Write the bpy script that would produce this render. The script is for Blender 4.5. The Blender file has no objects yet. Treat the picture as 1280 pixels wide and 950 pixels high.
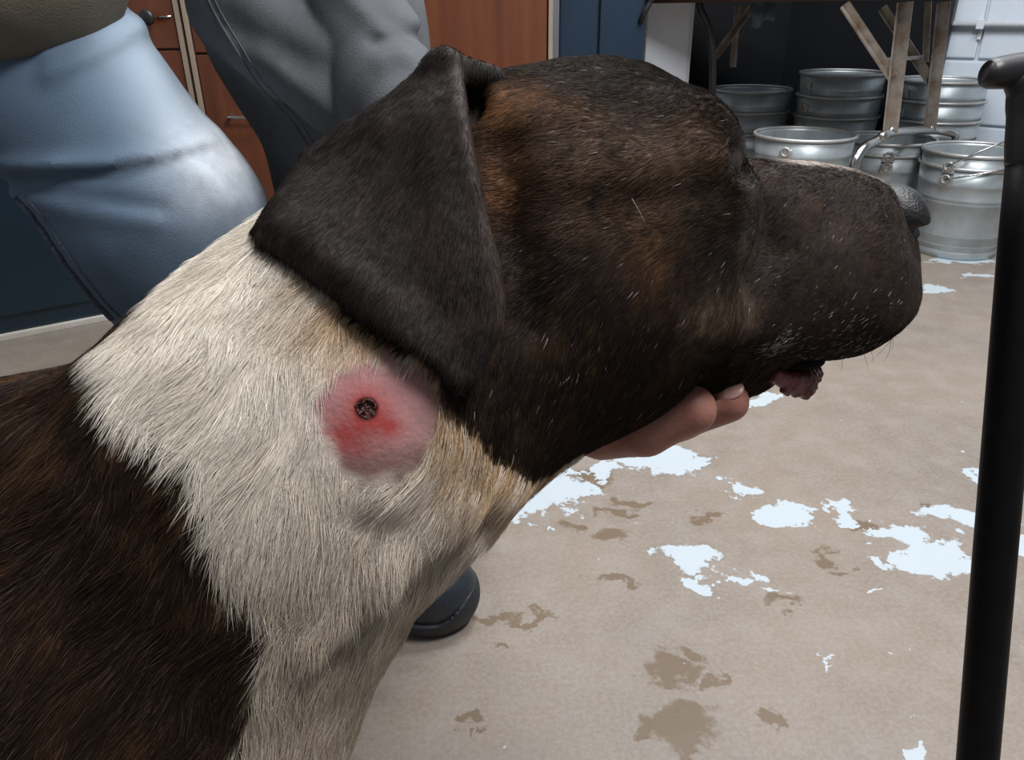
import bpy, bmesh, math, random
import numpy as np
from mathutils import Vector, Matrix
C = bpy.context.scene.collection
SC = bpy.context.scene
random.seed(7)
RNG = np.random.default_rng(11)

# ------------------------------------------------------------------ camera
CAM_H, PITCH, ROLL, FPX = 0.72, math.radians(26.0), math.radians(0.7), 958.0
_f = Vector((0, math.cos(PITCH), -math.sin(PITCH)))
_r0 = Vector((1, 0, 0)); _u0 = Vector((0, math.sin(PITCH), math.cos(PITCH)))
_r = math.cos(ROLL)*_r0 - math.sin(ROLL)*_u0
_u = math.sin(ROLL)*_r0 + math.cos(ROLL)*_u0
CP = Vector((0, 0, CAM_H))
cd = bpy.data.cameras.new('camera'); cam = bpy.data.objects.new('camera', cd); C.objects.link(cam)
cd.sensor_fit = 'HORIZONTAL'; cd.sensor_width = 36.0; cd.lens = 36.0*FPX/1280.0
cd.clip_start = 0.02
cam.matrix_world = Matrix(((_r.x, _u.x, -_f.x, 0), (_r.y, _u.y, -_f.y, 0), (_r.z, _u.z, -_f.z, CAM_H), (0, 0, 0, 1)))
SC.camera = cam

# ------------------------------------------------------------------ world, lamps, exposure
wd = bpy.data.worlds.new('world'); SC.world = wd; wd.use_nodes = True
bg = wd.node_tree.nodes['Background']; bg.inputs[0].default_value = (0.80, 0.88, 1.0, 1); bg.inputs[1].default_value = 0.22
def area(name, loc, target, size, size_y, power, col=(1, 1, 1)):
    l = bpy.data.lights.new(name, 'AREA'); l.shape = 'RECTANGLE'; l.size = size; l.size_y = size_y
    l.energy = power; l.color = col
    o = bpy.data.objects.new(name, l); C.objects.link(o); o.location = loc
    o.rotation_euler = (Vector(target)-Vector(loc)).to_track_quat('-Z', 'Y').to_euler()
    return o
area('lamp_tube_back', (0.85, 1.45, 2.42), (0.8, 2.0, 0.4), 1.3, 0.35, 50, (0.94, 0.97, 1.0))
area('added_jeans_light', (0.12, 1.95, 2.42), (-0.15, 1.2, 0.0), 1.3, 0.35, 34, (0.96, 0.98, 1.0))  # unseen extra light, added to brighten the jeans' right edge
area('lamp_tube_front', (0.80, 0.16, 2.38), (-0.1, 0.60, 0.4), 0.8, 0.35, 48, (0.98, 0.98, 1.0))
SC.view_settings.view_transform = 'Standard'; SC.view_settings.look = 'None'
SC.view_settings.exposure = -0.12; SC.view_settings.gamma = 1.0; SC.view_settings.use_curve_mapping = False

# ------------------------------------------------------------------ coordinate helpers (metres; camera-aligned axes X right, U up, D deep)
RB = np.array([[_r.x, _r.y, _r.z], [_u.x, _u.y, _u.z], [_f.x, _f.y, _f.z]])   # rows: axes in world
def c2w(p): return np.asarray(p) @ RB + np.array([0, 0, CAM_H])
def w2c(p): return (np.asarray(p) - np.array([0, 0, CAM_H])) @ RB.T
def K(px, py, d): return np.array([(px-640.0)/FPX*d, (475.0-py)/FPX*d, d])     # photo point at depth d, camera axes
def PW(px, py, d): return c2w(K(px, py, d))
def ray(px, py): return K(px, py, 1.0) @ RB
def G(px, py, z=0.0):
    v = ray(px, py); t = (z-CAM_H)/v[2]; return np.array([0, 0, CAM_H]) + t*v
def WY(px, py, Y):
    v = ray(px, py); t = Y/v[1]; return np.array([0, 0, CAM_H]) + t*v

# ------------------------------------------------------------------ object helpers
def link(o, parent=None):
    C.objects.link(o)
    if parent is not None: o.parent = parent
    return o
def empty(name, loc=(0, 0, 0), rotz=0.0):
    o = bpy.data.objects.new(name, None); C.objects.link(o); o.location = loc; o.rotation_euler = (0, 0, rotz); return o
def tag(o, label=None, cat=None, group=None, kind=None):
    if label: o['label'] = label
    if cat: o['category'] = cat
    if group: o['group'] = group
    if kind: o['kind'] = kind
    return o
def from_bm(name, bm, mat, parent=None, smooth=False):
    me = bpy.data.meshes.new(name); bm.to_mesh(me); bm.free()
    if mat: me.materials.append(mat)
    if smooth: me.polygons.foreach_set('use_smooth', [True]*len(me.polygons))
    return link(bpy.data.objects.new(name, me), parent)
def from_arr(name, v, quads, mat, parent=None, smooth=True):
    me = bpy.data.meshes.new(name)
    n = len(quads); me.vertices.add(len(v)); me.vertices.foreach_set('co', np.asarray(v, np.float32).ravel())
    me.loops.add(n*4); me.loops.foreach_set('vertex_index', np.asarray(quads, np.int32).ravel())
    me.polygons.add(n); me.polygons.foreach_set('loop_start', np.arange(0, n*4, 4, dtype=np.int32))
    me.update(calc_edges=True); me.validate()
    if smooth: me.polygons.foreach_set('use_smooth', np.ones(len(me.polygons), bool))
    if mat: me.materials.append(mat)
    return link(bpy.data.objects.new(name, me), parent)
def put_colors(me, col):
    a = me.attributes.new('coat', 'FLOAT_COLOR', 'POINT')
    a.data.foreach_set('color', np.concatenate([col, np.ones((len(col), 1))], 1).astype(np.float32).ravel())

def box(bm, lo, hi, M=None, bev=0.0):
    lo, hi = np.array(lo, float), np.array(hi, float)
    r = bmesh.ops.create_cube(bm, size=1.0); vs = r['verts']
    for v in vs: v.co = Vector(((lo+hi)/2 + np.array(v.co)*(hi-lo)))
    if bev > 0:
        es = list({e for v in vs for e in v.link_edges})
        rr = bmesh.ops.bevel(bm, geom=es, offset=bev, segments=2, affect='EDGES', profile=0.7)
        vs = list({v for f in rr['faces'] for v in f.verts} | {v for v in vs if v.is_valid})
    if M is not None:
        for v in vs:
            if v.is_valid: v.co = M @ v.co
    return vs
def tube(bm, pts, rad, seg=10, caps=True):
    pts = [Vector(p) for p in pts]; n = len(pts)
    if not hasattr(rad, '__len__'): rad = [rad]*n
    rings = []; prev = None
    for i in range(n):
        t = (pts[min(i+1, n-1)]-pts[max(i-1, 0)]).normalized()
        if prev is None:
            a = Vector((0, 0, 1)) if abs(t.z) < 0.9 else Vector((1, 0, 0)); u = t.cross(a).normalized()
        else:
            u = (prev - t*prev.dot(t)).normalized()
        prev = u; w = t.cross(u)
        rings.append([bm.verts.new(pts[i]+(u*math.cos(2*math.pi*k/seg)+w*math.sin(2*math.pi*k/seg))*rad[i]) for k in range(seg)])
    for i in range(n-1):
        for k in range(seg):
            bm.faces.new((rings[i][k], rings[i][(k+1) % seg], rings[i+1][(k+1) % seg], rings[i+1][k]))
    if caps:
        bm.faces.new(rings[0][::-1]); bm.faces.new(rings[-1])
def spline(pts, n=8):
    P = [np.array(p, float) for p in pts]; P = [2*P[0]-P[1]] + P + [2*P[-1]-P[-2]]; out = []
    for i in range(1, len(P)-2):
        for k in range(n):
            t = k/n; a, b, c, d = P[i-1], P[i], P[i+1], P[i+2]
            out.append(0.5*((2*b)+(-a+c)*t+(2*a-5*b+4*c-d)*t*t+(-a+3*b-3*c+d)*t**3))
    out.append(P[-2]); return out
def lathe(bm, prof, seg=40, sx=1.0):
    rings = [[bm.verts.new((r*math.cos(2*math.pi*k/seg), r*math.sin(2*math.pi*k/seg), z)) for k in range(seg)] for r, z in prof]
    for a, b in zip(rings, rings[1:]):
        for k in range(seg):
            bm.faces.new((a[k], a[(k+1) % seg], b[(k+1) % seg], b[k]))
    return rings

# ------------------------------------------------------------------ materials
def mat(name, col, rough=0.6, metal=0.0, noise=None, bump=None, spec=0.5, coat=0.0):
    """noise = (scale, amount, colour2, detail) mixes a second colour; bump = (scale, strength)"""
    m = bpy.data.materials.new(name); m.use_nodes = True; nt = m.node_tree; b = nt.nodes['Principled BSDF']
    b.inputs['Base Color'].default_value = (*col, 1); b.inputs['Roughness'].default_value = rough
    b.inputs['Metallic'].default_value = metal; b.inputs['Specular IOR Level'].default_value = spec
    b.inputs['Coat Weight'].default_value = coat
    tc = nt.nodes.new('ShaderNodeTexCoord')
    if noise:
        sc, am, c2, *rest = noise
        n = nt.nodes.new('ShaderNodeTexNoise'); n.inputs['Scale'].default_value = 1.0; n.inputs['Detail'].default_value = 6; n.inputs['Roughness'].default_value = 0.6
        mp = nt.nodes.new('ShaderNodeMapping'); nt.links.new(tc.outputs['Object'], mp.inputs[0])
        mp.inputs['Scale'].default_value = sc if hasattr(sc, '__len__') else (sc, sc, sc)
        nt.links.new(mp.outputs[0], n.inputs['Vector'])
        r = nt.nodes.new('ShaderNodeMapRange'); r.inputs[1].default_value = 0.35; r.inputs[2].default_value = 0.7; r.inputs[4].default_value = am
        nt.links.new(n.outputs[0], r.inputs[0])
        mx = nt.nodes.new('ShaderNodeMix'); mx.data_type = 'RGBA'
        mx.inputs[6].default_value = (*col, 1); mx.inputs[7].default_value = (*c2, 1)
        nt.links.new(r.outputs[0], mx.inputs[0]); nt.links.new(mx.outputs[2], b.inputs['Base Color'])
    if bump:
        n2 = nt.nodes.new('ShaderNodeTexNoise'); n2.inputs['Scale'].default_value = bump[0]; n2.inputs['Detail'].default_value = 4
        nt.links.new(tc.outputs['Object'], n2.inputs['Vector'])
        bp = nt.nodes.new('ShaderNodeBump'); bp.inputs['Strength'].default_value = bump[1]; bp.inputs['Distance'].default_value = 0.002
        nt.links.new(n2.outputs[0], bp.inputs['Height']); nt.links.new(bp.outputs[0], b.inputs['Normal'])
    return m
def coat_mat(name, rough, spec=0.4, bump=None):
    m = mat(name, (0.1, 0.1, 0.1), rough, spec=spec, bump=bump); nt = m.node_tree
    a = nt.nodes.new('ShaderNodeAttribute'); a.attribute_name = 'coat'
    nt.links.new(a.outputs['Color'], nt.nodes['Principled BSDF'].inputs['Base Color']); return m
M = {}
M['wall_white'] = mat('painted_wall', (0.80, 0.83, 0.87), 0.55, noise=(14, 0.3, (0.62, 0.65, 0.70)), bump=(60, 0.15))
M['block'] = mat('painted_block', (0.60, 0.66, 0.73), 0.5, noise=(20, 0.35, (0.52, 0.58, 0.65)), bump=(140, 0.3))
M['mortar'] = mat('mortar', (0.50, 0.55, 0.62), 0.7, bump=(200, 0.3))
M['ceiling'] = mat('ceiling_paint', (0.7, 0.7, 0.7), 0.8, noise=(4, 0.3, (0.62, 0.62, 0.62)))
M['wood'] = mat('red_brown_wood', (0.145, 0.044, 0.018), 0.42, noise=((26, 26, 1.6), 0.9, (0.080, 0.022, 0.009)), bump=(90, 0.05))
M['strip'] = mat('edge_strip', (0.42, 0.33, 0.25), 0.4, metal=0.3, noise=((60, 60, 6), 0.6, (0.26, 0.20, 0.16)))
M['dark_gap'] = mat('dark_gap', (0.012, 0.010, 0.010), 0.8, noise=(20, 0.5, (0.02, 0.015, 0.012)))
M['navy'] = mat('navy_paint', (0.007, 0.020, 0.040), 0.38, noise=((10, 10, 3), 0.8, (0.011, 0.029, 0.052)), bump=(60, 0.08))
M['navy_dark'] = mat('navy_dark_paint', (0.006, 0.020, 0.034), 0.35, noise=(9, 0.7, (0.010, 0.027, 0.042)))
M['pale_trim'] = mat('pale_trim', (0.62, 0.58, 0.52), 0.45, noise=(30, 0.5, (0.48, 0.44, 0.38)))
M['black_board'] = mat('black_board', (0.0045, 0.0055, 0.007), 0.7, noise=(6, 0.6, (0.007, 0.008, 0.010)), spec=0.15)
M['black_rubber'] = mat('black_rubber', (0.012, 0.012, 0.013), 0.45, noise=(30, 0.5, (0.02, 0.02, 0.021)))
M['black_metal'] = mat('black_painted_metal', (0.004, 0.004, 0.0045), 0.5, noise=(80, 0.4, (0.010, 0.010, 0.011)), bump=(300, 0.06), spec=0.12)
M['chrome'] = mat('chrome', (0.55, 0.54, 0.53), 0.25, metal=1.0, noise=(30, 0.7, (0.36, 0.33, 0.30)))
M['worn_steel'] = mat('worn_steel', (0.42, 0.39, 0.35), 0.45, metal=0.55, noise=(26, 1.0, (0.24, 0.17, 0.12)), bump=(120, 0.2))
M['table_board'] = mat('table_board', (0.075, 0.040, 0.028), 0.6, noise=((6, 40, 40), 0.8, (0.045, 0.025, 0.018)))
M['pipe'] = mat('painted_pipe', (0.66, 0.69, 0.73), 0.45, noise=(30, 0.4, (0.5, 0.52, 0.55)))
def galv(name, a, b):
    m = mat(name, a, 0.42, metal=0.55, noise=(16, 0.9, b), bump=(30, 0.12)); return m
M['galv'] = galv('galvanised_steel', (0.50, 0.545, 0.56), (0.36, 0.41, 0.43))
M['galv_rim'] = galv('galvanised_rim', (0.56, 0.57, 0.57), (0.36, 0.34, 0.31))
M['denim'] = mat('pale_blue_denim', (0.22, 0.31, 0.42), 0.85, noise=(24, 0.8, (0.13, 0.205, 0.30)), bump=(700, 0.35), spec=0.15)
M['denim_seam'] = mat('denim_seam', (0.10, 0.115, 0.15), 0.85, noise=((300, 300, 300), 0.9, (0.05, 0.06, 0.09)), bump=(500, 0.5), spec=0.15)
M['grey_fleece'] = mat('grey_fleece', (0.110, 0.115, 0.124), 0.9, noise=(40, 0.7, (0.085, 0.090, 0.096)), bump=(600, 0.35), spec=0.1)
M['grey_seam'] = mat('grey_seam', (0.115, 0.12, 0.13), 0.9, noise=(300, 0.5, (0.085, 0.09, 0.095)), spec=0.1)
M['tan_shirt'] = mat('olive_tan_shirt', (0.20, 0.175, 0.135), 0.9, noise=(18, 0.6, (0.15, 0.13, 0.10)), bump=(500, 0.3), spec=0.1)
M['skin'] = mat('human_skin', (0.36, 0.165, 0.125), 0.5, noise=(60, 0.7, (0.29, 0.105, 0.075)), bump=(400, 0.2), spec=0.4)
M['skin'].node_tree.nodes['Principled BSDF'].inputs['Subsurface Weight'].default_value = 0.1
M['skin'].node_tree.nodes['Principled BSDF'].inputs['Subsurface Radius'].default_value = (0.01, 0.004, 0.002)
M['nail'] = mat('finger_nail', (0.55, 0.33, 0.27), 0.3, noise=(90, 0.5, (0.48, 0.26, 0.21)))
M['hair'] = mat('brown_hair', (0.05, 0.03, 0.02), 0.6, noise=((80, 80, 8), 0.8, (0.10, 0.06, 0.035)))
M['boot'] = mat('navy_black_leather', (0.012, 0.016, 0.022), 0.40, noise=(40, 0.7, (0.022, 0.029, 0.038)), bump=(150, 0.35))
M['boot_sole'] = mat('boot_sole', (0.010, 0.013, 0.018), 0.6, noise=(60, 0.5, (0.018, 0.021, 0.026)), bump=(120, 0.3))
M['dog_nose'] = mat('dog_nose_leather', (0.010, 0.009, 0.0095), 0.40, noise=(400, 0.8, (0.022, 0.020, 0.021)), bump=(650, 0.35), spec=0.35)
M['lip'] = mat('dog_lip', (0.17, 0.045, 0.045), 0.3, noise=(120, 0.8, (0.07, 0.018, 0.020)), bump=(250, 0.3))
M['mouth'] = mat('dog_mouth_dark', (0.006, 0.003, 0.003), 0.8, noise=(80, 0.5, (0.010, 0.005, 0.005)), spec=0.1)
M['eye'] = mat('dog_eye', (0.010, 0.006, 0.004), 0.06, noise=(200, 0.4, (0.02, 0.012, 0.006)), coat=0.6)
M['scab'] = mat('wound_scab', (0.020, 0.004, 0.004), 0.25, noise=(900, 0.8, (0.10, 0.018, 0.012)), bump=(900, 0.6))
M['coat_skin'] = coat_mat('coat_skin', 0.75, 0.25, bump=(500, 0.25))
M['coat_hair'] = coat_mat('coat_hair', 0.5, 0.09)
M['whisker'] = mat('whisker', (0.02, 0.02, 0.02), 0.4, noise=(50, 0.4, (0.05, 0.05, 0.05)))

# ------------------------------------------------------------------ floor (flat concrete with worn paint and damp stains as real colour)
def floor_mat():
    m = bpy.data.materials.new('worn_concrete'); m.use_nodes = True; nt = m.node_tree; L = nt.links; N = nt.nodes.new
    b = nt.nodes['Principled BSDF']; tc = N('ShaderNodeTexCoord')
    def noise(scale, det=6, rough=0.6):
        n = N('ShaderNodeTexNoise'); n.inputs['Scale'].default_value = scale; n.inputs['Detail'].default_value = det; n.inputs['Roughness'].default_value = rough
        L.new(tc.outputs['Object'], n.inputs['Vector']); return n
    def mapr(s, a, c, lo=0.0, hi=1.0):
        r = N('ShaderNodeMapRange'); r.inputs[1].default_value = a; r.inputs[2].default_value = c; r.inputs[3].default_value = lo; r.inputs[4].default_value = hi
        L.new(s, r.inputs[0]); return r.outputs[0]
    def mix(fac, c1, c2):
        x = N('ShaderNodeMix'); x.data_type = 'RGBA'
        if hasattr(fac, 'links') or not isinstance(fac, (int, float)): L.new(fac, x.inputs[0])
        else: x.inputs[0].default_value = fac
        for i, c in ((6, c1), (7, c2)):
            if isinstance(c, tuple): x.inputs[i].default_value = (*c, 1)
            else: L.new(c, x.inputs[i])
        return x.outputs[2]
    def math_(op, a, c):
        x = N('ShaderNodeMath'); x.operation = op
        for i, v in ((0, a), (1, c)):
            if isinstance(v, (int, float)): x.inputs[i].default_value = v
            else: L.new(v, x.inputs[i])
        return x.outputs[0]
    big = noise(3.2).outputs[0]; mid = noise(17).outputs[0]; fine = noise(160, 5, 0.75).outputs[0]
    col = mix(mapr(big, 0.35, 0.68), (0.185, 0.152, 0.121), (0.240, 0.186, 0.140))
    col = mix(mapr(mid, 0.42, 0.75, 0, 0.75), col, (0.265, 0.232, 0.203))
    col = mix(mapr(fine, 0.40, 0.72, 0, 0.45), col, (0.36, 0.325, 0.29))
    warp = N('ShaderNodeVectorMath'); warp.operation = 'MULTIPLY_ADD'
    wn = noise(13, 8, 0.62); cs = N('ShaderNodeVectorMath'); cs.operation = 'SUBTRACT'; cs.inputs[1].default_value = (0.5, 0.5, 0.5)
    L.new(wn.outputs['Color'], cs.inputs[0]); L.new(cs.outputs[0], warp.inputs[0]); warp.inputs[1].default_value = (0.16, 0.16, 0); L.new(tc.outputs['Object'], warp.inputs[2])
    def blobs(lst):
        cur = None
        for px, py, rx, ry in lst:
            c = G(px, py); c1 = G(px+rx, py); c2 = G(px, py+ry); c3 = G(px, py-ry)
            ax = max(abs(c1[0]-c[0]), 0.004); ay = max(abs(c2[1]-c3[1])/2, 0.004)
            s = N('ShaderNodeVectorMath'); s.operation = 'SUBTRACT'; s.inputs[1].default_value = (c[0], c[1], 0); L.new(warp.outputs[0], s.inputs[0])
            k = N('ShaderNodeVectorMath'); k.operation = 'MULTIPLY'; k.inputs[1].default_value = (1/ax, 1/ay, 0); L.new(s.outputs[0], k.inputs[0])
            ln = N('ShaderNodeVectorMath'); ln.operation = 'LENGTH'; L.new(k.outputs[0], ln.inputs[0])
            cur = ln.outputs['Value'] if cur is None else math_('MINIMUM', cur, ln.outputs['Value'])
        return cur
    WHITE = [(690, 612, 62, 26), (655, 636, 42, 16), (815, 570, 62, 20), (760, 590, 30, 12), (870, 573, 26, 7), (925, 612, 25, 9), (985, 642, 38, 13),
             (860, 702, 40, 16), (880, 733, 22, 9), (932, 722, 27, 11), (1165, 697, 62, 28), (1128, 668, 34, 16), (1195, 645, 36, 15), (1055, 637, 20, 9), (1073, 650, 12, 8),
             (945, 500, 42, 7), (1150, 943, 26, 8), (1275, 672, 18, 30), (1100, 706, 10, 8), (1165, 360, 22, 4), (1200, 325, 50, 4), (1225, 345, 26, 3),
             (968, 741, 16, 4), (1043, 838, 7, 3), (1198, 560, 6, 3), (1218, 596, 12, 8), (905, 598, 8, 3), (1080, 728, 8, 3), (677, 662, 4, 3)]
    BROWN = [(713, 657, 15, 10), (765, 669, 25, 11), (786, 630, 17, 8), (765, 644, 20, 4), (740, 598, 40, 12), (838, 905, 55, 26), (860, 925, 40, 26), (782, 913, 22, 11),
             (840, 835, 26, 16), (872, 815, 14, 16), (880, 850, 18, 6), (1028, 690, 13, 8), (975, 893, 20, 12), (985, 754, 20, 7), (770, 727, 38, 5), (615, 771, 30, 6),
             (655, 776, 40, 5), (1085, 657, 15, 8), (885, 646, 14, 4), (573, 895, 8, 9), (585, 912, 6, 4), (572, 922, 5, 4), (1160, 635, 8, 6), (640, 800, 10, 4), (1047, 708, 10, 4)]
    cr = mapr(noise(38, 8, 0.7).outputs[0], 0.3, 0.7, -0.42, 0.42)
    bm_ = math_('ADD', blobs(BROWN), cr)
    col = mix(mapr(bm_, 0.72, 1.12, 0.85, 0.0), col, (0.130, 0.083, 0.043))
    wm_ = math_('ADD', blobs(WHITE), cr)
    wmask = mapr(wm_, 0.86, 0.94, 1.0, 0.0)
    sp = mapr(noise(55, 4, 0.6).outputs[0], 0.715, 0.73)
    wmask = math_('MAXIMUM', wmask, sp)
    col = mix(wmask, col, (0.44, 0.495, 0.53))
    L.new(col, b.inputs['Base Color'])
    L.new(mapr(mid, 0.3, 0.7, 0.42, 0.62), b.inputs['Roughness']); b.inputs['Specular IOR Level'].default_value = 0.45
    bp = N('ShaderNodeBump'); bp.inputs['Strength'].default_value = 0.25; bp.inputs['Distance'].default_value = 0.002
    h = math_('ADD', fine, wmask); L.new(h, bp.inputs['Height']); L.new(bp.outputs[0], b.inputs['Normal'])
    return m
bm = bmesh.new(); box(bm, (-2.6, -1.6, -0.05), (3.0, 4.1, 0.0))
tag(from_bm('floor', bm, floor_mat()), kind='structure')
bm = bmesh.new(); box(bm, (-2.6, -1.6, 2.55), (3.0, 4.1, 2.6))
tag(from_bm('ceiling', bm, M['ceiling']), kind='structure')
YB = 3.42
bm = bmesh.new(); box(bm, (-2.6, YB, 0), (1.24, YB+0.1, 2.55))
tag(from_bm('wall_back', bm, M['wall_white']), kind='structure')
bm = bmesh.new(); box(bm, (-2.6, -1.6, 0), (-2.5, YB, 2.55))
tag(from_bm('wall_left', bm, M['wall_white']), kind='structure')

# block wall to the right, running away to the left
WA = np.array([1.87, 2.80]); WD = np.array([-0.75, 0.66]); WD = WD/np.linalg.norm(WD)
ang = math.atan2(WD[1], WD[0])          # local +x runs along the wall, away to the left; local -y... faces the room
wroot = empty('wall_right', (WA[0], WA[1], 0), ang); tag(wroot, kind='structure')
bm = bmesh.new(); box(bm, (-1.7, -0.14, 0), (1.05, -0.012, 2.55))
from_bm('mortar_bed', bm, M['mortar'], wroot)
blk = None
for row in range(1, 7):
    z0 = 0.085+0.222*(row-1)
    if z0 < 0: hgt0 = 0.0
    for k in range(-4, 3):
        x0 = k*0.44 + (0.22 if row % 2 else 0.0) + 0.035
        if x0 < -1.65 or x0+0.44 > 1.05: continue
        if blk is None:
            bm = bmesh.new(); box(bm, (0.005, -0.06, 0.005), (0.435, 0.0, 0.217), bev=0.006)
            o = from_bm('concrete_block', bm, M['block'], wroot); blk = o.data
        else:
            o = link(bpy.data.objects.new('concrete_block', blk), wroot)
        o.location = (x0, RNG.uniform(-0.0015, 0.0015), z0)
# pipe on the block wall
def wall_pt(px, py):                       # where the photo ray meets the block wall plane
    v = ray(px, py); n = np.array([-WD[1], WD[0]]); t = (WA @ n)/(v[0]*n[0]+v[1]*n[1])
    return np.array([0, 0, CAM_H]) + t*v
def to_wall(p): 
    q = np.array(p[:2])-WA; return np.array([q @ WD, q @ np.array([-WD[1], WD[0]]), p[2]])
zp = wall_pt(1230, 30)[2]
t = empty('conduit_pipe', (WA[0], WA[1], 0), ang); tag(t, 'thin white painted conduit pipe running along the block wall', 'pipe')
bm = bmesh.new(); tube(bm, [(-1.6, 0.018, zp), (0.42, 0.018, zp)], 0.011, 12); from_bm('tube', bm, M['pipe'], t, True)
for px in (1228, 1330):
    x = to_wall(wall_pt(px, 30))[0]
    bm = bmesh.new(); box(bm, (x-0.012, 0.0, zp-0.016), (x+0.012, 0.031, zp+0.016), bev=0.003); box(bm, (x-0.006, 0.0, zp-0.05), (x+0.006, 0.008, zp-0.015), bev=0.002)
    from_bm('clip', bm, M['pipe'], t)

# ------------------------------------------------------------------ red-brown cabinets
YC = 2.25
def cab(name, px0, px1, yref, label, ytop, gaps, knobs, depth=0.55, edge=(True, True), doors=None):
    x0, x1 = WY(px0, yref, YC)[0], WY(px1, yref, YC)[0]
    t = empty(name, ((x0+x1)/2, YC+depth/2, 0)); tag(t, label, 'cabinet', 'red-brown cabinets')
    hw, hd = (x1-x0)/2, depth/2
    bm = bmesh.new(); box(bm, (-hw, -hd+0.02, 0.08), (hw, hd, ytop)); box(bm, (-hw+0.02, -hd+0.06, 0), (hw-0.02, hd, 0.08)); from_bm('carcass', bm, M['wood'], t)
    for s, on in ((-1, edge[0]), (1, edge[1])):
        if on:
            bm = bmesh.new(); box(bm, (s*hw-0.012 if s > 0 else -hw, -hd-0.006, 0.05), (hw if s > 0 else -hw+0.012, -hd+0.02, ytop), bev=0.002); from_bm('edge_strip', bm, M['strip'], t)
    zs = [0.10]+gaps+[ytop-0.01]
    fronts = []
    for a, c in zip(zs, zs[1:]):
        bm = bmesh.new(); box(bm, (-hw+0.016, -hd, a+0.003), (hw-0.016, -hd+0.018, c-0.003), bev=0.002)
        fronts.append(from_bm('drawer_front' if len(zs) > 2 else 'door', bm, M['wood'], t))
    for px, py, kind in knobs:
        w = WY(px, py, YC-0.03); lx, lz = w[0]-(x0+x1)/2, w[2]
        fr = next((f for f, a, c in zip(fronts, zs, zs[1:]) if a < lz < c), fronts[-1])
        bm = bmesh.new()
        if kind == 'knob':
            tube(bm, [(lx, -hd, lz), (lx, -hd-0.018, lz)], 0.007, 12)
            tube(bm, [(lx, -hd-0.016, lz), (lx, -hd-0.022, lz), (lx, -hd-0.032, lz), (lx, -hd-0.036, lz)], [0.012, 0.019, 0.019, 0.012], 18)
            from_bm('knob', bm, M['black_rubber'], fr, True)
            bm = bmesh.new(); tube(bm, [(lx+0.018, -hd-0.003, lz), (lx+0.055, -hd-0.003, lz+0.002)], 0.003, 8)
            from_bm('pin', bm, M['chrome'], fr, True)
        else:
            tube(bm, spline([(lx-0.035, -hd, lz), (lx-0.03, -hd-0.025, lz), (lx+0.05, -hd-0.025, lz), (lx+0.055, -hd, lz)], 6), 0.005, 10)
            from_bm('handle', bm, M['chrome'], fr, True)
    return t
zg1 = WY(200, 62, YC)[2]; zg2 = WY(262, 67, YC)[2]
cab('drawer_cabinet', -60, 232, 60, 'red-brown drawer cabinet behind the jeans, with a round black knob', 1.05, [zg1], [(183, 22, 'knob')])
cab('drawer_cabinet', 236, 470, 60, 'red-brown drawer cabinet behind the grey sweatshirt, with a slim metal handle', 1.05, [zg2], [(300, 147, 'handle')])
cab('tall_cabinet', 471, 691, 40, 'tall red-brown cabinet door just left of the navy door', 1.9, [], [], edge=(False, True))

# navy door standing beside the tall cabinet, black latch at its edge
YN = 2.55
x0, x1 = WY(700, 40, YN)[0], WY(806, 40, YN)[0]
t = empty('navy_door', ((x0+x1)/2, YN+0.03, 0)); tag(t, 'navy blue double door leaf beside the bright white panel', 'door')
hw = (x1-x0)/2; seam = WY(748, 40, YN)[0]-(x0+x1)/2
for a, c in ((-hw, seam-0.004), (seam+0.004, hw)):
    bm = bmesh.new(); box(bm, (a, -0.03, 0.02), (c, 0.03, 2.1), bev=0.004); from_bm('leaf', bm, M['navy'], t)
bm = bmesh.new(); box(bm, (seam-0.006, -0.012, 0.02), (seam+0.006, 0.028, 2.1)); from_bm('seam', bm, M['navy_dark'], t)
lx = hw-0.012; lz = WY(810, 12, YN)[2]
bm = bmesh.new(); tube(bm, spline([(lx-0.004, -0.03, lz-0.035), (lx+0.002, -0.05, lz-0.01), (lx+0.022, -0.05, lz+0.03), (lx+0.02, -0.032, lz+0.09)], 6), [0.008]*12+[0.014]*7, 10)
from_bm('latch', bm, M['black_rubber'], t, True)

# bright white panel (fridge-like side) and white strip of wall behind
x0, x1 = WY(808, 40, 2.75)[0], WY(864, 40, 2.75)[0]
t = empty('white_panel', ((x0+x1)/2, 2.85, 0)); tag(t, 'bright white upright panel between the navy door and the table', 'panel')
hw = (x1-x0)/2
bm = bmesh.new(); box(bm, (-hw, -0.1, 0.0), (hw, 0.1, 2.0), bev=0.006); from_bm('board', bm, M['wall_white'], t)
bm = bmesh.new(); box(bm, (hw-0.004, -0.104, 0.0), (hw+0.004, -0.09, 2.0)); from_bm('edge_bead', bm, M['pipe'], t)

# dark board leaning behind the buckets
a = wall_pt(1172, 120); b_ = wall_pt(845, 60); 
xa, xb = to_wall(a)[0], to_wall(b_)[0]
t = empty('dark_board', (WA[0], WA[1], 0), ang); tag(t, 'large matt black board standing behind the buckets under the table', 'board')
bm = bmesh.new(); box(bm, (xa, 0.02, 0.0), (xb, 0.045, 1.0), bev=0.003); from_bm('sheet', bm, M['black_board'], t)
bm = bmesh.new(); box(bm, (xa-0.004, 0.015, 0.0), (xa+0.012, 0.05, 1.0), bev=0.003); from_bm('frame', bm, M['black_rubber'], t)

xq0, xq1 = WY(850, 60, YB-.02)[0], 1.15
bm = bmesh.new(); box(bm, (xq0, YB-0.03, 0.0), (xq1, YB-0.006, 1.0), bev=0.003); o = from_bm('side_sheet', bm, M['black_board']); o.parent = t; o.matrix_parent_inverse = (Matrix.Translation((WA[0], WA[1], 0)) @ Matrix.Rotation(ang, 4, 'Z')).inverted()
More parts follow.
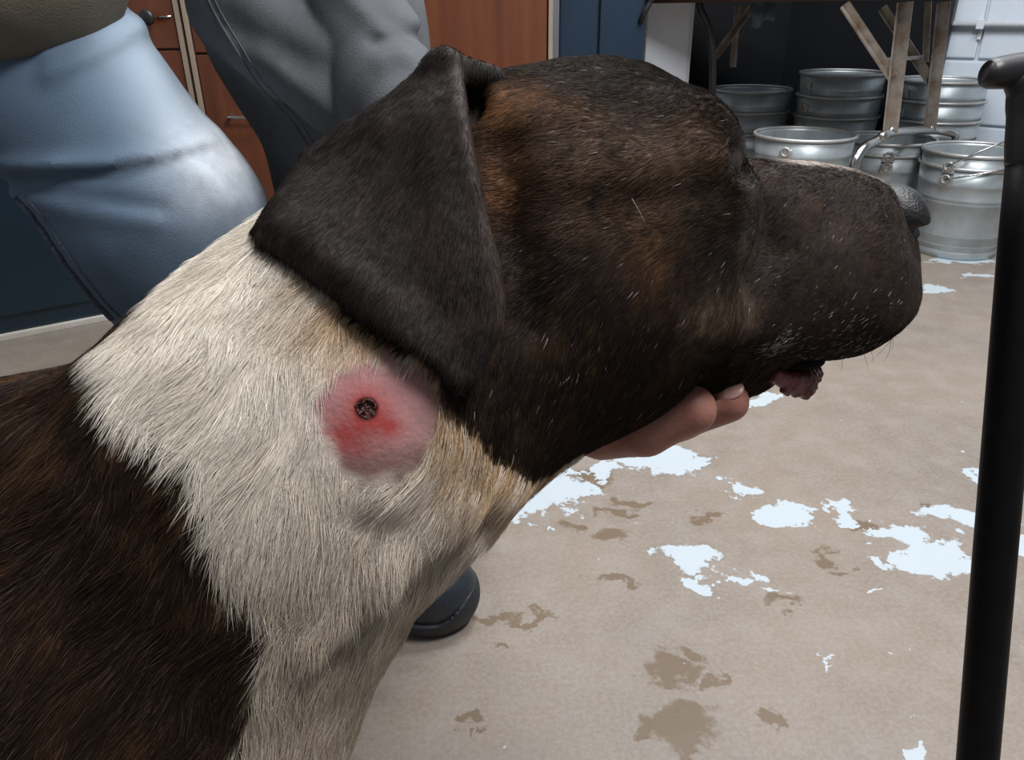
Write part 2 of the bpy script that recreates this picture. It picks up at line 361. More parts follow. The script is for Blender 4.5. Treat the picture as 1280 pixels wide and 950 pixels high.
# black hose hanging by the white panel
pts = [WY(*p) for p in ((872, -40, 2.62), (874, 5, 2.6), (884, 30, 2.6), (890, 60, 2.6), (891, 95, 2.6), (890, 140, 2.6), (892, 220, 2.58), (900, 320, 2.55))]
pts[-1][2] = max(pts[-1][2], 0.02)
bm = bmesh.new(); tube(bm, spline(pts, 8), 0.011, 12)
tag(from_bm('hose', bm, M['black_rubber'], None, True), 'black rubber hose hanging beside the white panel', 'hose')

# ------------------------------------------------------------------ folding table on angle legs with a bent tube foot
t = empty('folding_table', (0, 0, 0)); tag(t, 'brown topped folding table on worn steel legs above the buckets', 'table')
E = np.array([0.66, 0.75]); Ld = np.array([-0.75, 0.66])
F0 = WY(1133, 3, 2.22); B0 = WY(1183, 3, 2.66)
ztop = 0.735
fr = F0[:2]; bk = B0[:2]
Eu = (bk-fr)/np.linalg.norm(bk-fr)
Lu = np.array([-Eu[1], Eu[0]])
wlen = np.linalg.norm(bk-fr)
ctr = (fr+bk)/2
Mt = Matrix(((Lu[0], Eu[0], 0, ctr[0]), (Lu[1], Eu[1], 0, ctr[1]), (0, 0, 1, 0), (0, 0, 0, 1)))
bm = bmesh.new(); box(bm, (-0.10, -wlen/2-0.06, ztop), (1.02, wlen/2+0.06, ztop+0.03), Mt, bev=0.003); from_bm('tabletop', bm, M['table_board'], t)
bm = bmesh.new()
for s in (-1, 1): box(bm, (-0.08, s*(wlen/2+0.035)-0.01, ztop-0.012), (0.99, s*(wlen/2+0.035)+0.01, ztop), Mt)
from_bm('apron_rail', bm, M['table_board'], t)
def angle_bar(p, q, w, name, wmat, parent, th=0.004):
    """L-section bar from p to q"""
    p, q = Vector(p), Vector(q); d = (q-p).normalized(); s = Vector((0.8, -0.6, 0)); s = (s-d*s.dot(d)).normalized(); n = d.cross(s)
    bm = bmesh.new(); L = (q-p).length
    R = Matrix((s, n, d)).transposed().to_4x4(); R.translation = p
    box(bm, (-w/2, -th/2, 0), (w/2, th/2, L), R); box(bm, (-w/2, -th/2, 0), (-w/2+th, w*0.8, L), R)
    return from_bm(name, bm, wmat, parent)
YF, YBk = 2.24, 2.64
j1, j2 = WY(1114, 166, YF), WY(1163, 163, YBk)
angle_bar(WY(1133, 2, YF), j1, 0.034, 'leg', M['worn_steel'], t)
angle_bar(WY(1181, 2, YBk), j2, 0.034, 'leg', M['worn_steel'], t)
angle_bar(WY(1057, 4, YF+0.03), WY(1117, 95, YF), 0.022, 'brace', M['worn_steel'], t)
angle_bar(WY(1104, 8, YBk+0.03), WY(1166, 102, YBk), 0.024, 'brace', M['worn_steel'], t)
angle_bar(WY(1106, 73, YF+0.03), WY(1152, 70, YBk), 0.012, 'cross_rod', M['worn_steel'], t)
angle_bar(WY(1161, 2, YBk+0.12), WY(1157, 78, YBk+0.12), 0.018, 'stay', M['worn_steel'], t)
angle_bar(WY(944, 4, 2.75), WY(894, 72, 2.72), 0.020, 'brace', M['worn_steel'], t)
angle_bar(WY(923, 8, 2.9), WY(917, 84, 2.9), 0.018, 'stay', M['worn_steel'], t)
# bent tube foot: down to the floor at both ends
c1 = WY(1078, 187, 2.14); c2 = WY(1192, 167, 2.70)
d1 = np.array([c1[0]-0.012, c1[1]-0.01, 0.0]); d2 = np.array([c2[0]+0.012, c2[1]+0.0, 0.0])
m1 = WY(1086, 178, 2.15); m1b = WY(1100, 175, 2.18)
pts = [d1, d1+np.array([0, 0, 0.15]), WY(1067, 212, 2.13), WY(1072, 196, 2.135), WY(1082, 183, 2.15), WY(1096, 176, 2.19), j1*[1, 1, 1]+np.array([0, 0, 0.0]), j2, c2, c2+np.array([0.012, 0.0, -0.03]), d2+np.array([0, 0, 0.12]), d2]
bm = bmesh.new(); tube(bm, spline(pts, 6), 0.0135, 12); from_bm('foot_tube', bm, M['chrome'], t, True)
for j in (j1, j2):
    bm = bmesh.new(); bmesh.ops.create_uvsphere(bm, u_segments=10, v_segments=6, radius=0.009, matrix=Matrix.Translation(Vector(j)+Vector((-0.008, -0.016, 0.010)))); from_bm('rivet', bm, M['chrome'], t, True)
# pale rag tucked under the table
bm = bmesh.new()
p = WY(955, 8, 2.6)
bmesh.ops.create_grid(bm, x_segments=10, y_segments=8, size=0.5)
for v in bm.verts:
    x, y = v.co.x, v.co.y
    v.co = Vector((p[0]+x*0.075*(1-0.5*max(0, -y)), p[1]+0.012*math.sin(9*x)+0.01*math.sin(7*y+2*x), p[2]-0.005+y*0.09+0.012*math.sin(5*x)))
o = from_bm('hanging_rag', bm, mat('grey_blue_rag', (0.10, 0.125, 0.15), 0.8, noise=(30, 0.6, (0.07, 0.09, 0.11))), None, True)
o.modifiers.new('thick', 'SOLIDIFY').thickness = 0.004
tag(o, 'small grey-blue rag hanging just under the table top', 'rag')

# ------------------------------------------------------------------ galvanised buckets
def make_bucket(label, group):
    root = empty('metal_bucket', (0, 0, 0)); tag(root, label, 'bucket', group)
    R0, R1, H = 0.118, 0.146, 0.275
    def r(z): return R0+(R1-R0)*z/H
    prof = [(0.0, 0.012), (R0-0.01, 0.012), (R0-0.002, 0.0), (R0+0.003, 0.0), (R0+0.004, 0.022), (R0, 0.027), (r(0.03), 0.03)]
    for zc in (0.04, 0.17, 0.182, 0.225):
        prof += [(r(zc-0.004), zc-0.004), (r(zc)+0.0028, zc), (r(zc+0.004), zc+0.004)]
    prof += [(R1, H), (R1-0.0025, H), (R1-0.0035, H-0.01), (R0+0.004, 0.035), (R0-0.006, 0.017), (0.0, 0.017)]
    bm = bmesh.new(); lathe(bm, prof, 48); from_bm('body', bm, M['galv'], root, True)
    bm = bmesh.new()
    tube(bm, [((R1+0.001)*math.cos(k*math.pi/24), (R1+0.001)*math.sin(k*math.pi/24), H) for k in range(49)], 0.0052, 8, caps=False)
    from_bm('rim', bm, M['galv_rim'], root, True)
    for s in (-1, 1):
        bm = bmesh.new(); x = s*(r(0.235)+0.004)
        box(bm, (x-0.004, -0.018, 0.222), (x+0.004, 0.018, 0.25), bev=0.003)
        tube(bm, [(x+s*0.006+0.0, 0.012*math.cos(k*math.pi/6), 0.243+0.012*math.sin(k*math.pi/6)) for k in range(13)], 0.003, 8, caps=False)
        from_bm('ear_bracket', bm, M['galv_rim'], root, True)
    return root, R1, H
def bail(root, R1, H, tilt):
    """wire bail lying on the rim, hinged at the brackets"""
    pts = []
    for k in range(25):
        a = math.pi*k/24; x = (R1+0.012)*math.cos(a); rr = (R1+0.012)*math.sin(a)
        pts.append((x, -rr*math.cos(tilt), 0.243+rr*math.sin(tilt)))
    bm = bmesh.new(); tube(bm, pts, 0.0026, 8); from_bm('bail', bm, M['chrome'], root, True)
def copy_thing(root):
    c = root.copy(); C.objects.link(c)
    for ch in root.children:
        k = ch.copy(); C.objects.link(k); k.parent = c
    return c
b0, R1, HB = make_bucket('x', 'galvanised buckets')
first = [True]
def put(px, Y, rims, labels, rot=0.0, tilt=None):
    out = []
    w = None
    for z, lab in zip(rims, labels):
        y_pix = 200
        w = WY(px, 150, Y)
        o = copy_thing(b0)
        o.location = (w[0], Y, z-HB); o.rotation_euler = (0, 0, rot+RNG.uniform(-0.6, 0.6)*0); o['label'] = lab
        out.append(o)
    return out
def mk(kind_pos, tail):
    return f'galvanised bucket {tail}'
g1 = G(1222, 318); 
f_stack = put(1230, 2.39, [HB, HB+0.038], ['galvanised bucket on the floor behind the dog nose, lower of its pair', 'galvanised bucket nested inside the front right bucket, with wire bails on it'], rot=0.62)
bail(f_stack[0], R1, HB, 0.30); bail(f_stack[1], R1, HB, 0.62)
put(1044, 2.98, [HB, HB+0.07, HB+0.14, HB+0.215], ['galvanised bucket at the bottom of the tall middle stack, on the floor', 'galvanised bucket second from the bottom of the tall middle stack', 'galvanised bucket third up in the tall middle stack, under the dull top one', 'dull grey galvanised bucket on top of the tall middle stack'], rot=0.3)
put(1009, 2.42, [HB, HB+0.085], ['galvanised bucket under the shiny one just above the dog muzzle', 'shiny galvanised bucket just above the dog muzzle, front of the tall stack'], rot=0.9)
put(935, 3.12, [HB, HB+0.075, HB+0.15], ['galvanised bucket at the foot of the dark left stack', 'galvanised bucket in the middle of the dark left stack', 'dark shaded galvanised bucket topping the left stack by the hose'], rot=0.1)
put(1115, 2.64, [HB, HB+0.035], ['galvanised bucket below another under the bent chrome tube', 'galvanised bucket right under the bent chrome tube of the table'], rot=1.2)
put(1168, 2.88, [HB, HB+0.065, HB+0.13, HB+0.195], ['galvanised bucket at the bottom of the stack behind the table legs', 'galvanised bucket second from bottom behind the table legs', 'galvanised bucket third up in the stack behind the table legs', 'galvanised bucket topping the stack behind the table legs'], rot=0.2)
for ch in list(b0.children): bpy.data.objects.remove(ch)
bpy.data.objects.remove(b0)

# ------------------------------------------------------------------ navy locker at the left with pale kick strip
pA, pB = G(0, 426), G(112, 404)
dv = (pB-pA)[:2]; dl = np.linalg.norm(dv); dv = dv/dl; a2 = math.atan2(dv[1], dv[0])
t = empty('navy_locker', (pA[0], pA[1], 0), a2); tag(t, 'low dark navy metal locker behind the jeans at the left', 'locker')
bm = bmesh.new(); box(bm, (-0.75, 0.0, 0.016), (0.38, 0.30, 0.40), bev=0.006); from_bm('body', bm, M['navy_dark'], t)
bm = bmesh.new(); box(bm, (-0.74, -0.006, 0.06), (0.37, 0.0, 0.39), bev=0.002); from_bm('front_panel', bm, M['navy_dark'], t)
bm = bmesh.new(); box(bm, (-0.76, -0.010, 0.0), (0.39, 0.29, 0.016), bev=0.003); from_bm('kick_strip', bm, M['pale_trim'], t)

# ------------------------------------------------------------------ black pole with a curved grip
def polepix(pts, dl):
    return [PW(px, py, d) for (px, py), d in zip(pts, dl)]
t0 = PW(1222, 950, 0.50); 
axis = [PW(1222, 950, 0.52), PW(1243, 700, 0.50), PW(1277, 300, 0.475), PW(1287, 200, 0.470)]
foot = axis[0] + (axis[0]-axis[3])*((axis[0][2]-0.012)/(axis[3][2]-axis[0][2]))
t = empty('black_pole', foot*[1, 1, 0]); tag(t, 'black metal pole with a curved black grip at the right edge', 'pole')
o_ = Vector((foot[0], foot[1], 0))
def loc(ps): return [Vector(p)-o_ for p in ps]
bm = bmesh.new(); tube(bm, loc([foot, axis[0], axis[1], axis[2], axis[3]]), 0.0127, 24); from_bm('shaft', bm, M['black_metal'], t, True)
gp = spline([axis[3]+(axis[2]-axis[3])*0.05, PW(1288, 170, 0.468), PW(1288, 138, 0.466), PW(1281, 112, 0.463), PW(1268, 97, 0.461)], 8)
rr = list(np.interp(np.linspace(0, 1, len(gp)), [0, 0.2, 0.6, 1.0], [0.0131, 0.0136, 0.0125, 0.0075]))
gh = spline([PW(1231.5, 91, 0.457), PW(1234, 91.5, 0.457), PW(1241, 92, 0.458), PW(1258, 90, 0.461), PW(1280, 88, 0.464), PW(1310, 88, 0.467), PW(1345, 92, 0.47)], 8)
rh_ = list(np.interp(np.linspace(0, 1, len(gh)), [0, .03, .08, .17, .33, .5, .7, 1], [0.0012, 0.0040, 0.0060, 0.0075, 0.0088, 0.0098, 0.0108, 0.0112]))
bm = bmesh.new(); tube(bm, loc(gp), rr, 20); tube(bm, loc(gh), rh_, 20)
from_bm('grip', bm, M['black_rubber'], t, True)
bm = bmesh.new(); tube(bm, [(0, 0, 0.0), (0, 0, 0.014), tuple((axis[0]-foot)/np.linalg.norm(axis[0]-foot)*0.03+np.array([0, 0, 0.012]))], [0.02, 0.02, 0.0145], 20); from_bm('ferrule', bm, M['black_rubber'], t, True)
# ------------------------------------------------------------------ implicit-surface toolkit (metres, camera-aligned axes: X right, U up, D deep)
def smin(a, b, k):
    h = np.clip(0.5+0.5*(b-a)/k, 0, 1); return b+(a-b)*h-k*h*(1-h)
def smax(a, b, k): return -smin(-a, -b, k)
def ell(P, c, r, R=None):
    q = P-np.asarray(c, P.dtype)
    if R is not None: q = q @ np.asarray(R, P.dtype).T
    q = q/np.asarray(r, P.dtype); k0 = np.sqrt((q*q).sum(1))+1e-9; k1 = np.sqrt(((q/np.asarray(r, P.dtype))**2).sum(1))+1e-9
    return k0*(k0-1)/k1
def cap(P, a, b, ra, rb):
    a = np.asarray(a, P.dtype); b = np.asarray(b, P.dtype); ba = b-a; pa = P-a
    h = np.clip((pa @ ba)/(ba @ ba), 0, 1); return np.sqrt(((pa-h[:, None]*ba)**2).sum(1))-(ra+(rb-ra)*h)
def chain(P, pts, rad, k):
    f = None
    for i in range(len(pts)-1):
        g = cap(P, pts[i], pts[i+1], rad[i], rad[i+1]); f = g if f is None else smin(f, g, k)
    return f
def grad(F, P, e=0.0008):
    g = np.stack([F(P+np.eye(3)[i]*e)-F(P-np.eye(3)[i]*e) for i in range(3)], 1)/(2*e)
    n = np.linalg.norm(g, axis=1, keepdims=True)+1e-9; return g/n, n[:, 0]
def nets(F, lo, hi, h, sub=0, coarse=5):
    """surface nets with a coarse pre-pass; returns verts, quads"""
    lo, hi = np.asarray(lo, float), np.asarray(hi, float)
    n = (np.ceil((hi-lo)/(h*coarse)).astype(int))*coarse
    nc = n//coarse
    cx = [lo[i]+(np.arange(nc[i])+0.5)*h*coarse for i in range(3)]
    g = np.stack(np.meshgrid(*cx, indexing='ij'), -1).reshape(-1, 3).astype(np.float32)
    fc = F(g).reshape(nc)
    f = np.repeat(np.repeat(np.repeat(fc, coarse, 0), coarse, 1), coarse, 2).astype(np.float32)
    near = np.abs(fc) < h*coarse*1.9
    m = np.repeat(np.repeat(np.repeat(near, coarse, 0), coarse, 1), coarse, 2)
    idx = np.argwhere(m)
    f[m] = F((lo+(idx+0.5)*h).astype(np.float32))
    s = f < 0
    c8 = np.stack([s[a:n[0]-1+a, b:n[1]-1+b, c:n[2]-1+c] for a in (0, 1) for b in (0, 1) for c in (0, 1)])
    act = c8.any(0) & ~c8.all(0)
    ci = np.argwhere(act); vid = -np.ones(act.shape, np.int64); vid[act] = np.arange(len(ci))
    acc = np.zeros((len(ci), 3)); cnt = np.zeros(len(ci))
    cor = np.array([(a, b, c) for a in (0, 1) for b in (0, 1) for c in (0, 1)])
    for i in range(8):
        for j in range(i+1, 8):
            if np.abs(cor[i]-cor[j]).sum() != 1: continue
            fa = f[tuple((ci+cor[i]).T)]; fb = f[tuple((ci+cor[j]).T)]
            x = (fa < 0) != (fb < 0); t = np.where(x, fa/(fa-fb+1e-12*(fa == fb)), 0)
            acc[x] += (cor[i]+(cor[j]-cor[i])*t[:, None])[x]; cnt[x] += 1
    V = lo+(ci+0.5+acc/np.maximum(cnt, 1)[:, None])*h
    quads = []
    for ax in range(3):
        b_, c_ = (ax+1) % 3, (ax+2) % 3
        sl0 = [slice(None)]*3; sl1 = [slice(None)]*3
        sl0[ax] = slice(0, n[ax]-1); sl1[ax] = slice(1, n[ax])
        d = s[tuple(sl0)] != s[tuple(sl1)]
        e = np.argwhere(d); e = e[(e[:, b_] > 0) & (e[:, c_] > 0) & (e[:, b_] < n[b_]-1) & (e[:, c_] < n[c_]-1)]
        ub = np.zeros(3, int); ub[b_] = 1; uc = np.zeros(3, int); uc[c_] = 1
        q = np.stack([vid[tuple((e-ub-uc).T)], vid[tuple((e-uc).T)], vid[tuple(e.T)], vid[tuple((e-ub).T)]], 1)
        ins = s[tuple(e.T)]; q[~ins] = q[~ins][:, ::-1]
        quads.append(q)
    Q = np.concatenate(quads); Q = Q[(Q >= 0).all(1)]
    for _ in range(sub):
        E = np.concatenate([Q[:, [i, (i+1) % 4]] for i in range(4)]); Es = np.sort(E, 1)
        u, inv = np.unique(Es, axis=0, return_inverse=True); inv = inv.reshape(4, -1)
        nv, ne = len(V), len(u)
        V = np.concatenate([V, (V[u[:, 0]]+V[u[:, 1]])/2, V[Q].mean(1)])
        fcid = nv+ne+np.arange(len(Q))
        Q = np.concatenate([np.stack([Q[:, i], nv+inv[i], fcid, nv+inv[(i-1) % 4]], 1) for i in range(4)])
    for _ in range(2 if sub else 1):
        gN, gl = grad(F, V); V = V-gN*np.clip(F(V)/np.maximum(gl, 0.3), -h, h)[:, None]
    return V, Q
def hash3(i):
    i = i.astype(np.int64); x = (i[:, 0]*73856093) ^ (i[:, 1]*19349663) ^ (i[:, 2]*83492791)
    x = (x ^ (x >> 13))*1274126177; x = x ^ (x >> 16); return (x & 0xffff)/65535.0
def vnoise(P, s, off=0.0):
    q = np.asarray(P, float)*s+off+1000.0; i = np.floor(q).astype(np.int64); t = q-i; t = t*t*(3-2*t); r = 0
    for a in (0, 1):
        for b in (0, 1):
            for c in (0, 1):
                w = (t[:, 0] if a else 1-t[:, 0])*(t[:, 1] if b else 1-t[:, 1])*(t[:, 2] if c else 1-t[:, 2])
                r = r+w*hash3(i+np.array([a, b, c]))
    return r
def fbm(P, s, off=0.0, o=3):
    return sum(vnoise(P, s*2**k, off+7.3*k)*0.5**k for k in range(o))/sum(0.5**k for k in range(o))
def polysd(x, y, poly):
    """signed distance to a 2D polygon, negative inside"""
    poly = np.asarray(poly, float); d = np.full(x.shape, 1e9); ins = np.zeros(x.shape, bool)
    for i in range(len(poly)):
        a = poly[i]; b = poly[i-1]; e = b-a; wx, wy = x-a[0], y-a[1]
        t = np.clip((wx*e[0]+wy*e[1])/(e @ e+1e-12), 0, 1); d = np.minimum(d, (wx-e[0]*t)**2+(wy-e[1]*t)**2)
        c = ((a[1] <= y) & (b[1] > y)) | ((b[1] <= y) & (a[1] > y))
        with np.errstate(divide='ignore', invalid='ignore'):
            xi = a[0]+(y-a[1])/(b[1]-a[1]+1e-15)*(b[0]-a[0])
        ins ^= c & (x < xi)
    return np.where(ins, -1, 1)*np.sqrt(d)
def sstep(a, b, x):
    t = np.clip((x-a)/(b-a), 0, 1); return t*t*(3-2*t)

# ------------------------------------------------------------------ the dog
DOWN = np.array([0, 0, -1.0]) @ RB.T                    # world down in these axes
PSI, ALPHA = math.radians(18), math.radians(23)
H0 = np.array([-0.030, 0.0, 0.362])
eS = np.array([math.cos(PSI), 0, math.sin(PSI)]); eN = np.array([math.sin(PSI), 0, -math.cos(PSI)]); eU = np.array([0, 1.0, 0])
eV = math.cos(ALPHA)*eU+math.sin(ALPHA)*eN; eW = math.cos(ALPHA)*eN-math.sin(ALPHA)*eU
HR = np.stack([eS, eV, eW])                             # head frame: s forward, v up, w towards the right cheek
VC = 0.08                                               # pivot height of the head's tilt
H0t = H0+np.array([0, VC, 0])
def hd(P): 
    q = (P-H0t.astype(P.dtype)) @ HR.T.astype(P.dtype); q[:, 1] += VC; return q
def hw_(s, v, w): return H0t+s*eS+(v-VC)*eV+w*eW        # head frame -> axes
def tab(xs, ys): 
    xs, ys = np.array(xs), np.array(ys)
    xf = np.linspace(xs[0], xs[-1], 400); yf = np.interp(xf, xs, ys); k = np.hanning(25); k /= k.sum()
    pad = np.concatenate([np.full(12, yf[0]), yf, np.full(12, yf[-1])]); return xf, np.convolve(pad, k, 'valid')
SX = [-0.03, 0, .025, .048, .068, .087, .105, .121, .133, .142]
SK_T = tab(SX, [.115, .134, .1455, .1525, .156, .1550, .1490, .137, .124, .108])
SK_B = tab(SX, [.02, .00, -.002, .0, .005, .015, .03, .05, .07, .09])
SK_W = tab(SX, [.035, .050, .058, .0625, .064, .0625, .0585, .050, .038, .015])
MZ_T = tab([.10, .14, .16, .18, .2, .22, .242, .260, .269, .277], [.115, .117, .1175, .1185, .1190, .1178, .1135, .1040, .095, .082])
MZ_B = tab([.10, .14, .16, .18, .2, .22, .242, .253, .262, .270, .277], [.02, .014, .013, .014, .0170, .0205, .0240, .031, .037, .050, .068])
MZ_W = tab([.10, .14, .16, .2, .224, .242, .258, .270, .277], [.044, .0445, .0455, .046, .0445, .041, .033, .023, .009])
def loft(q, T, B, W, p, taper, s0, s1):
    s = q[:, 0]; t = np.interp(s, *T); b = np.interp(s, *B); w = np.interp(s, *W)
    hh = np.maximum((t-b)/2, 0.004); vc = (t+b)/2; y = (q[:, 1]-vc)/hh
    w = np.maximum(w*(1-(taper+(.34*sstep(.215, .262, s) if taper > .1 else 0))*np.clip(y, -.6, 1.2)), 0.003); x = q[:, 2]/w
    r = (np.abs(x)**p+np.abs(y)**p)**(1/p); f = (r-1)*np.minimum(hh, w)
    e = np.maximum(s0-s, s-s1); return np.where(e > 0, np.sqrt(np.maximum(f, 0)**2+e**2), np.maximum(f, e*1.0) if False else f)
def head_f(P):
    q = hd(P); aq = q.copy(); aq[:, 2] = np.abs(aq[:, 2])
    sk = loft(q, SK_T, SK_B, SK_W, 2.25, 0.06, -0.03, 0.142)
    qm = q.copy(); qm[:, 0] = q[:, 0]+0.011*np.clip((.10-q[:, 1])/.07, 0, 1)*np.clip((q[:, 0]-.15)/.08, 0, 1)
    mz = loft(qm, MZ_T, MZ_B, MZ_W, 2.4, 0.28, 0.10, 0.277)
    f = smin(sk, mz, 0.014)
    f = smin(f, ell(aq, (.070, .050, .034), (.070, .068, .036)), 0.022)          # cheek
    f = smin(f, ell(aq, (.100, .124, .034), (.025, .021, .0170)), 0.012)          # brow ridge
    f = smin(f, ell(aq, (.109, .096, .042), (.028, .028, .0120)), 0.016)          # cheekbone below the eye
    f = smin(f, ell(aq, (.208, .051, .030), (.048, .031, .016)), 0.016)           # upper lip pad
    f = smax(f, -ell(aq, (.1195, .1175, .045), (.011, .0085, .010)), 0.007)       # eye socket
    f = smin(f, ell(aq, (.1150, .1175, .0355), (.011, .010, .0105)), 0.004)       # lids around the ball
    f = smax(f, -ell(aq, (.122, .140, .058), (.030, .012, .012)), 0.014)          # temple dip
    # lower jaw and hanging lip
    jaw = cap(q, (.075, .015, 0.0), (.175, .006, 0.0), .040, .020)
    f = smin(f, jaw, 0.014)
    f = smin(f, ell(aq, (.158, .014, .026), (.032, .021, .013)), 0.012)
    f = smin(f, ell(q, (.203, .006, .0), (.022, .011, .024)), 0.006)
    # mouth line cut between upper lip and jaw
    f = smax(f, -cap(aq, (.176, .022, .048), (.215, .0065, .040), .0042, .0070), 0.004)
    # ear base mound
    f = smin(f, ell(aq, (.030, .098, .046), (.026, .034, .013)), 0.018)
    return f
kx = lambda px, py, d: K(px, py, d)
NECK = [kx(600, 345, .372), kx(465, 462, .358), kx(330, 605, .352), kx(215, 760, .360)]
NECK_R = [.072, .069, .077, .103]
CHEST = kx(60, 800, .375)
BACKDIR = np.array([-0.80, 0.0, -0.60]); 
def wpt(x, y, z): return w2c((x, y, z))
def bodyw():
    c = c2w(CHEST); return c
CW = bodyw()                                            # chest centre in the world
BX = np.array([-0.86, -0.50, 0.0]); BY = np.array([-0.50, 0.86, 0.0])       # spine direction (towards the tail) and the dog's left, world
def B(a, l, z): p = CW+BX*a+BY*l; return w2c((p[0], p[1], z))
zc = CW[2]
LEGS = []
for side in (-1, 1):
    l = 0.075*side
    LEGS.append(([B(-0.00, l, zc+0.02), B(-0.03, l*1.0, zc-0.12), B(0.035, l*0.95, zc-0.21), B(0.02, l*0.9, 0.10), B(0.015, l*0.9, 0.035)], [.062, .050, .036, .025, .024], [B(-0.035, l*0.9, 0.022), .050]))
    l = 0.085*side
    LEGS.append(([B(0.50, l*0.8, zc-0.02), B(0.44, l, zc-0.17), B(0.56, l, 0.16), B(0.535, l, 0.06), B(0.53, l, 0.035)], [.080, .058, .032, .024, .024], [B(0.485, l, 0.022), .048]))
def body_f(P):
    f = chain(P, NECK, NECK_R, 0.05)
    f = smin(f, ell(P, CHEST, (.125, .122, .105)), 0.05)
    f = smin(f, chain(P, [CHEST+np.array([0, -0.004, 0]), B(0.14, 0, zc+0.0), B(0.33, 0, zc+0.02), B(0.50, 0, zc+0.025)], [.112, .116, .105, .098], 0.05), 0.04)
    for pts, rad, (pp, pr) in LEGS:
        f = smin(f, chain(P, pts, rad, 0.02), 0.035)
        R = np.stack([BX, BY, np.array([0, 0, 1.0])]) @ RB.T
        f = smin(f, ell(P, pp, (.055, .034, .026), R), 0.015)
    f = smin(f, chain(P, [B(0.58, 0, zc+0.07), B(0.68, 0, zc+0.0), B(0.72, 0, zc-0.12), B(0.76, 0, zc-0.20)], [.026, .019, .013, .007], 0.02), 0.03)
    return f
FEATS = []; WOUND = None; WN_ = None; W0 = None; HOLE_ON = False
def dog_f(P):
    f = head_f(P)
    th = cap(P, hw_(.085, .012, 0), NECK[1]+np.array([.012, -.016, 0]), .040, .066)
    f = smin(f, th, 0.03)
    f = smin(f, body_f(P), 0.030)
    if HOLE_ON:
        f = smax(f, -ell(P, EARHOLE, (.0068, .0165, .013)), 0.004)
    for pts, w, amp in FEATS:
        for i in range(len(pts)-1): f = f-amp*np.exp(-(cap(P, pts[i], pts[i+1], 0, 0)/w)**2)*(1.0 if len(pts) == 2 else .75)
    # skin fold running down the throat to the chest
    f = f-0.005*np.exp(-(cap(P, FOLD[0], FOLD[1], 0, 0)/0.009)**2)-0.005*np.exp(-(cap(P, FOLD[1], FOLD[2], 0, 0)/0.009)**2)
    f = f+0.004*np.exp(-(np.minimum(cap(P, VAL[0], VAL[1], 0, 0), cap(P, VAL[1], VAL[2], 0, 0))/0.009)**2)
    f = f-0.0035*np.exp(-(cap(P, FOLD2[0], FOLD2[1], 0, 0)/0.010)**2)
    if W0 is not None: f = f-0.004*np.exp(-(np.linalg.norm(P-W0.astype(P.dtype), axis=1)/0.020)**2)
    if WOUND is not None and WN_ is not None:
        f = smax(f, -(np.linalg.norm(P-(WOUND+WN_*0.0016).astype(P.dtype), axis=1)-0.0037), 0.0012)
    return f
FOLD = [kx(575, 615, .305), kx(480, 710, .290), kx(405, 800, .285)]; VAL = [kx(610, 640, .32), kx(512, 735, .300), kx(440, 815, .292)]
FOLD2 = [kx(540, 520, .285), kx(480, 610, .275)]
def near_depth(F, px, py, d0=0.14, d1=0.60, n=230):
    """depth where each photo ray first meets the surface"""
    px = np.atleast_1d(np.asarray(px, float)); py = np.atleast_1d(np.asarray(py, float)); out = np.full(px.shape, np.nan)
    for d in np.linspace(d0, d1, n):
        todo = np.isnan(out)
        if not todo.any(): break
        p = np.stack([(px[todo]-640)/FPX*d, (475-py[todo])/FPX*d, np.full(todo.sum(), d)], 1)
        hit = F(p) < 0; ii = np.where(todo)[0][hit]; out[ii] = d
    return out
def feat(px, w, amp):
    d = near_depth(dog_f, [p[0] for p in px], [p[1] for p in px], .2, .55, 400); return ([K(p[0], p[1], x) for p, x in zip(px, d) if not np.isnan(x)], w, amp)
FEATS = [feat([(690, 215), (780, 212), (885, 196)], .011, .0042),            # arch of the cheekbone
         feat([(700, 262), (800, 252), (890, 236)], .010, -.0028),           # hollow under it
         feat([(955, 268), (962, 305), (938, 345)], .010, -.0055),           # fold between cheek and muzzle
         feat([(850, 398), (910, 410), (960, 425)], .012, .0032),            # lip corner roll
         feat([(860, 445), (930, 448)], .008, -.0025),
         feat([(625, 190), (640, 300), (652, 400)], .011, -.0050),           # groove added to deepen the ear's shadow on the cheek
         feat([(740, 320), (760, 430)], .030, .0030),
         feat([(1060, 262), (1085, 330)], .014, -.0020), feat([(1105, 300), (1110, 390)], .016, .0022)]
EARHOLE = K(594, 122, near_depth(dog_f, [598], [122])[0]-.001); HOLE_ON = True
W0 = K(458, 511, near_depth(dog_f, [458], [511], n=1200)[0]); WOUND = K(458, 511, near_depth(dog_f, [458], [511], n=1200)[0]); WN_ = grad(dog_f, WOUND[None])[0][0]
LOB, HIB = np.array([-0.98, -0.75, -0.15]), np.array([0.29, 0.22, 0.82])
pts_all = np.concatenate([np.array(l[0]) for l in LEGS]+[[l[2][0]] for l in LEGS]+[np.array(NECK), [B(.78, 0, zc-.2), B(.5, 0, zc+.12), hw_(.295, .1, 0), hw_(.07, .17, 0)]])
LOB = pts_all.min(0)-0.14; HIB = pts_all.max(0)+0.14
DV, DQ = nets(dog_f, LOB, HIB, 0.0052, sub=1)
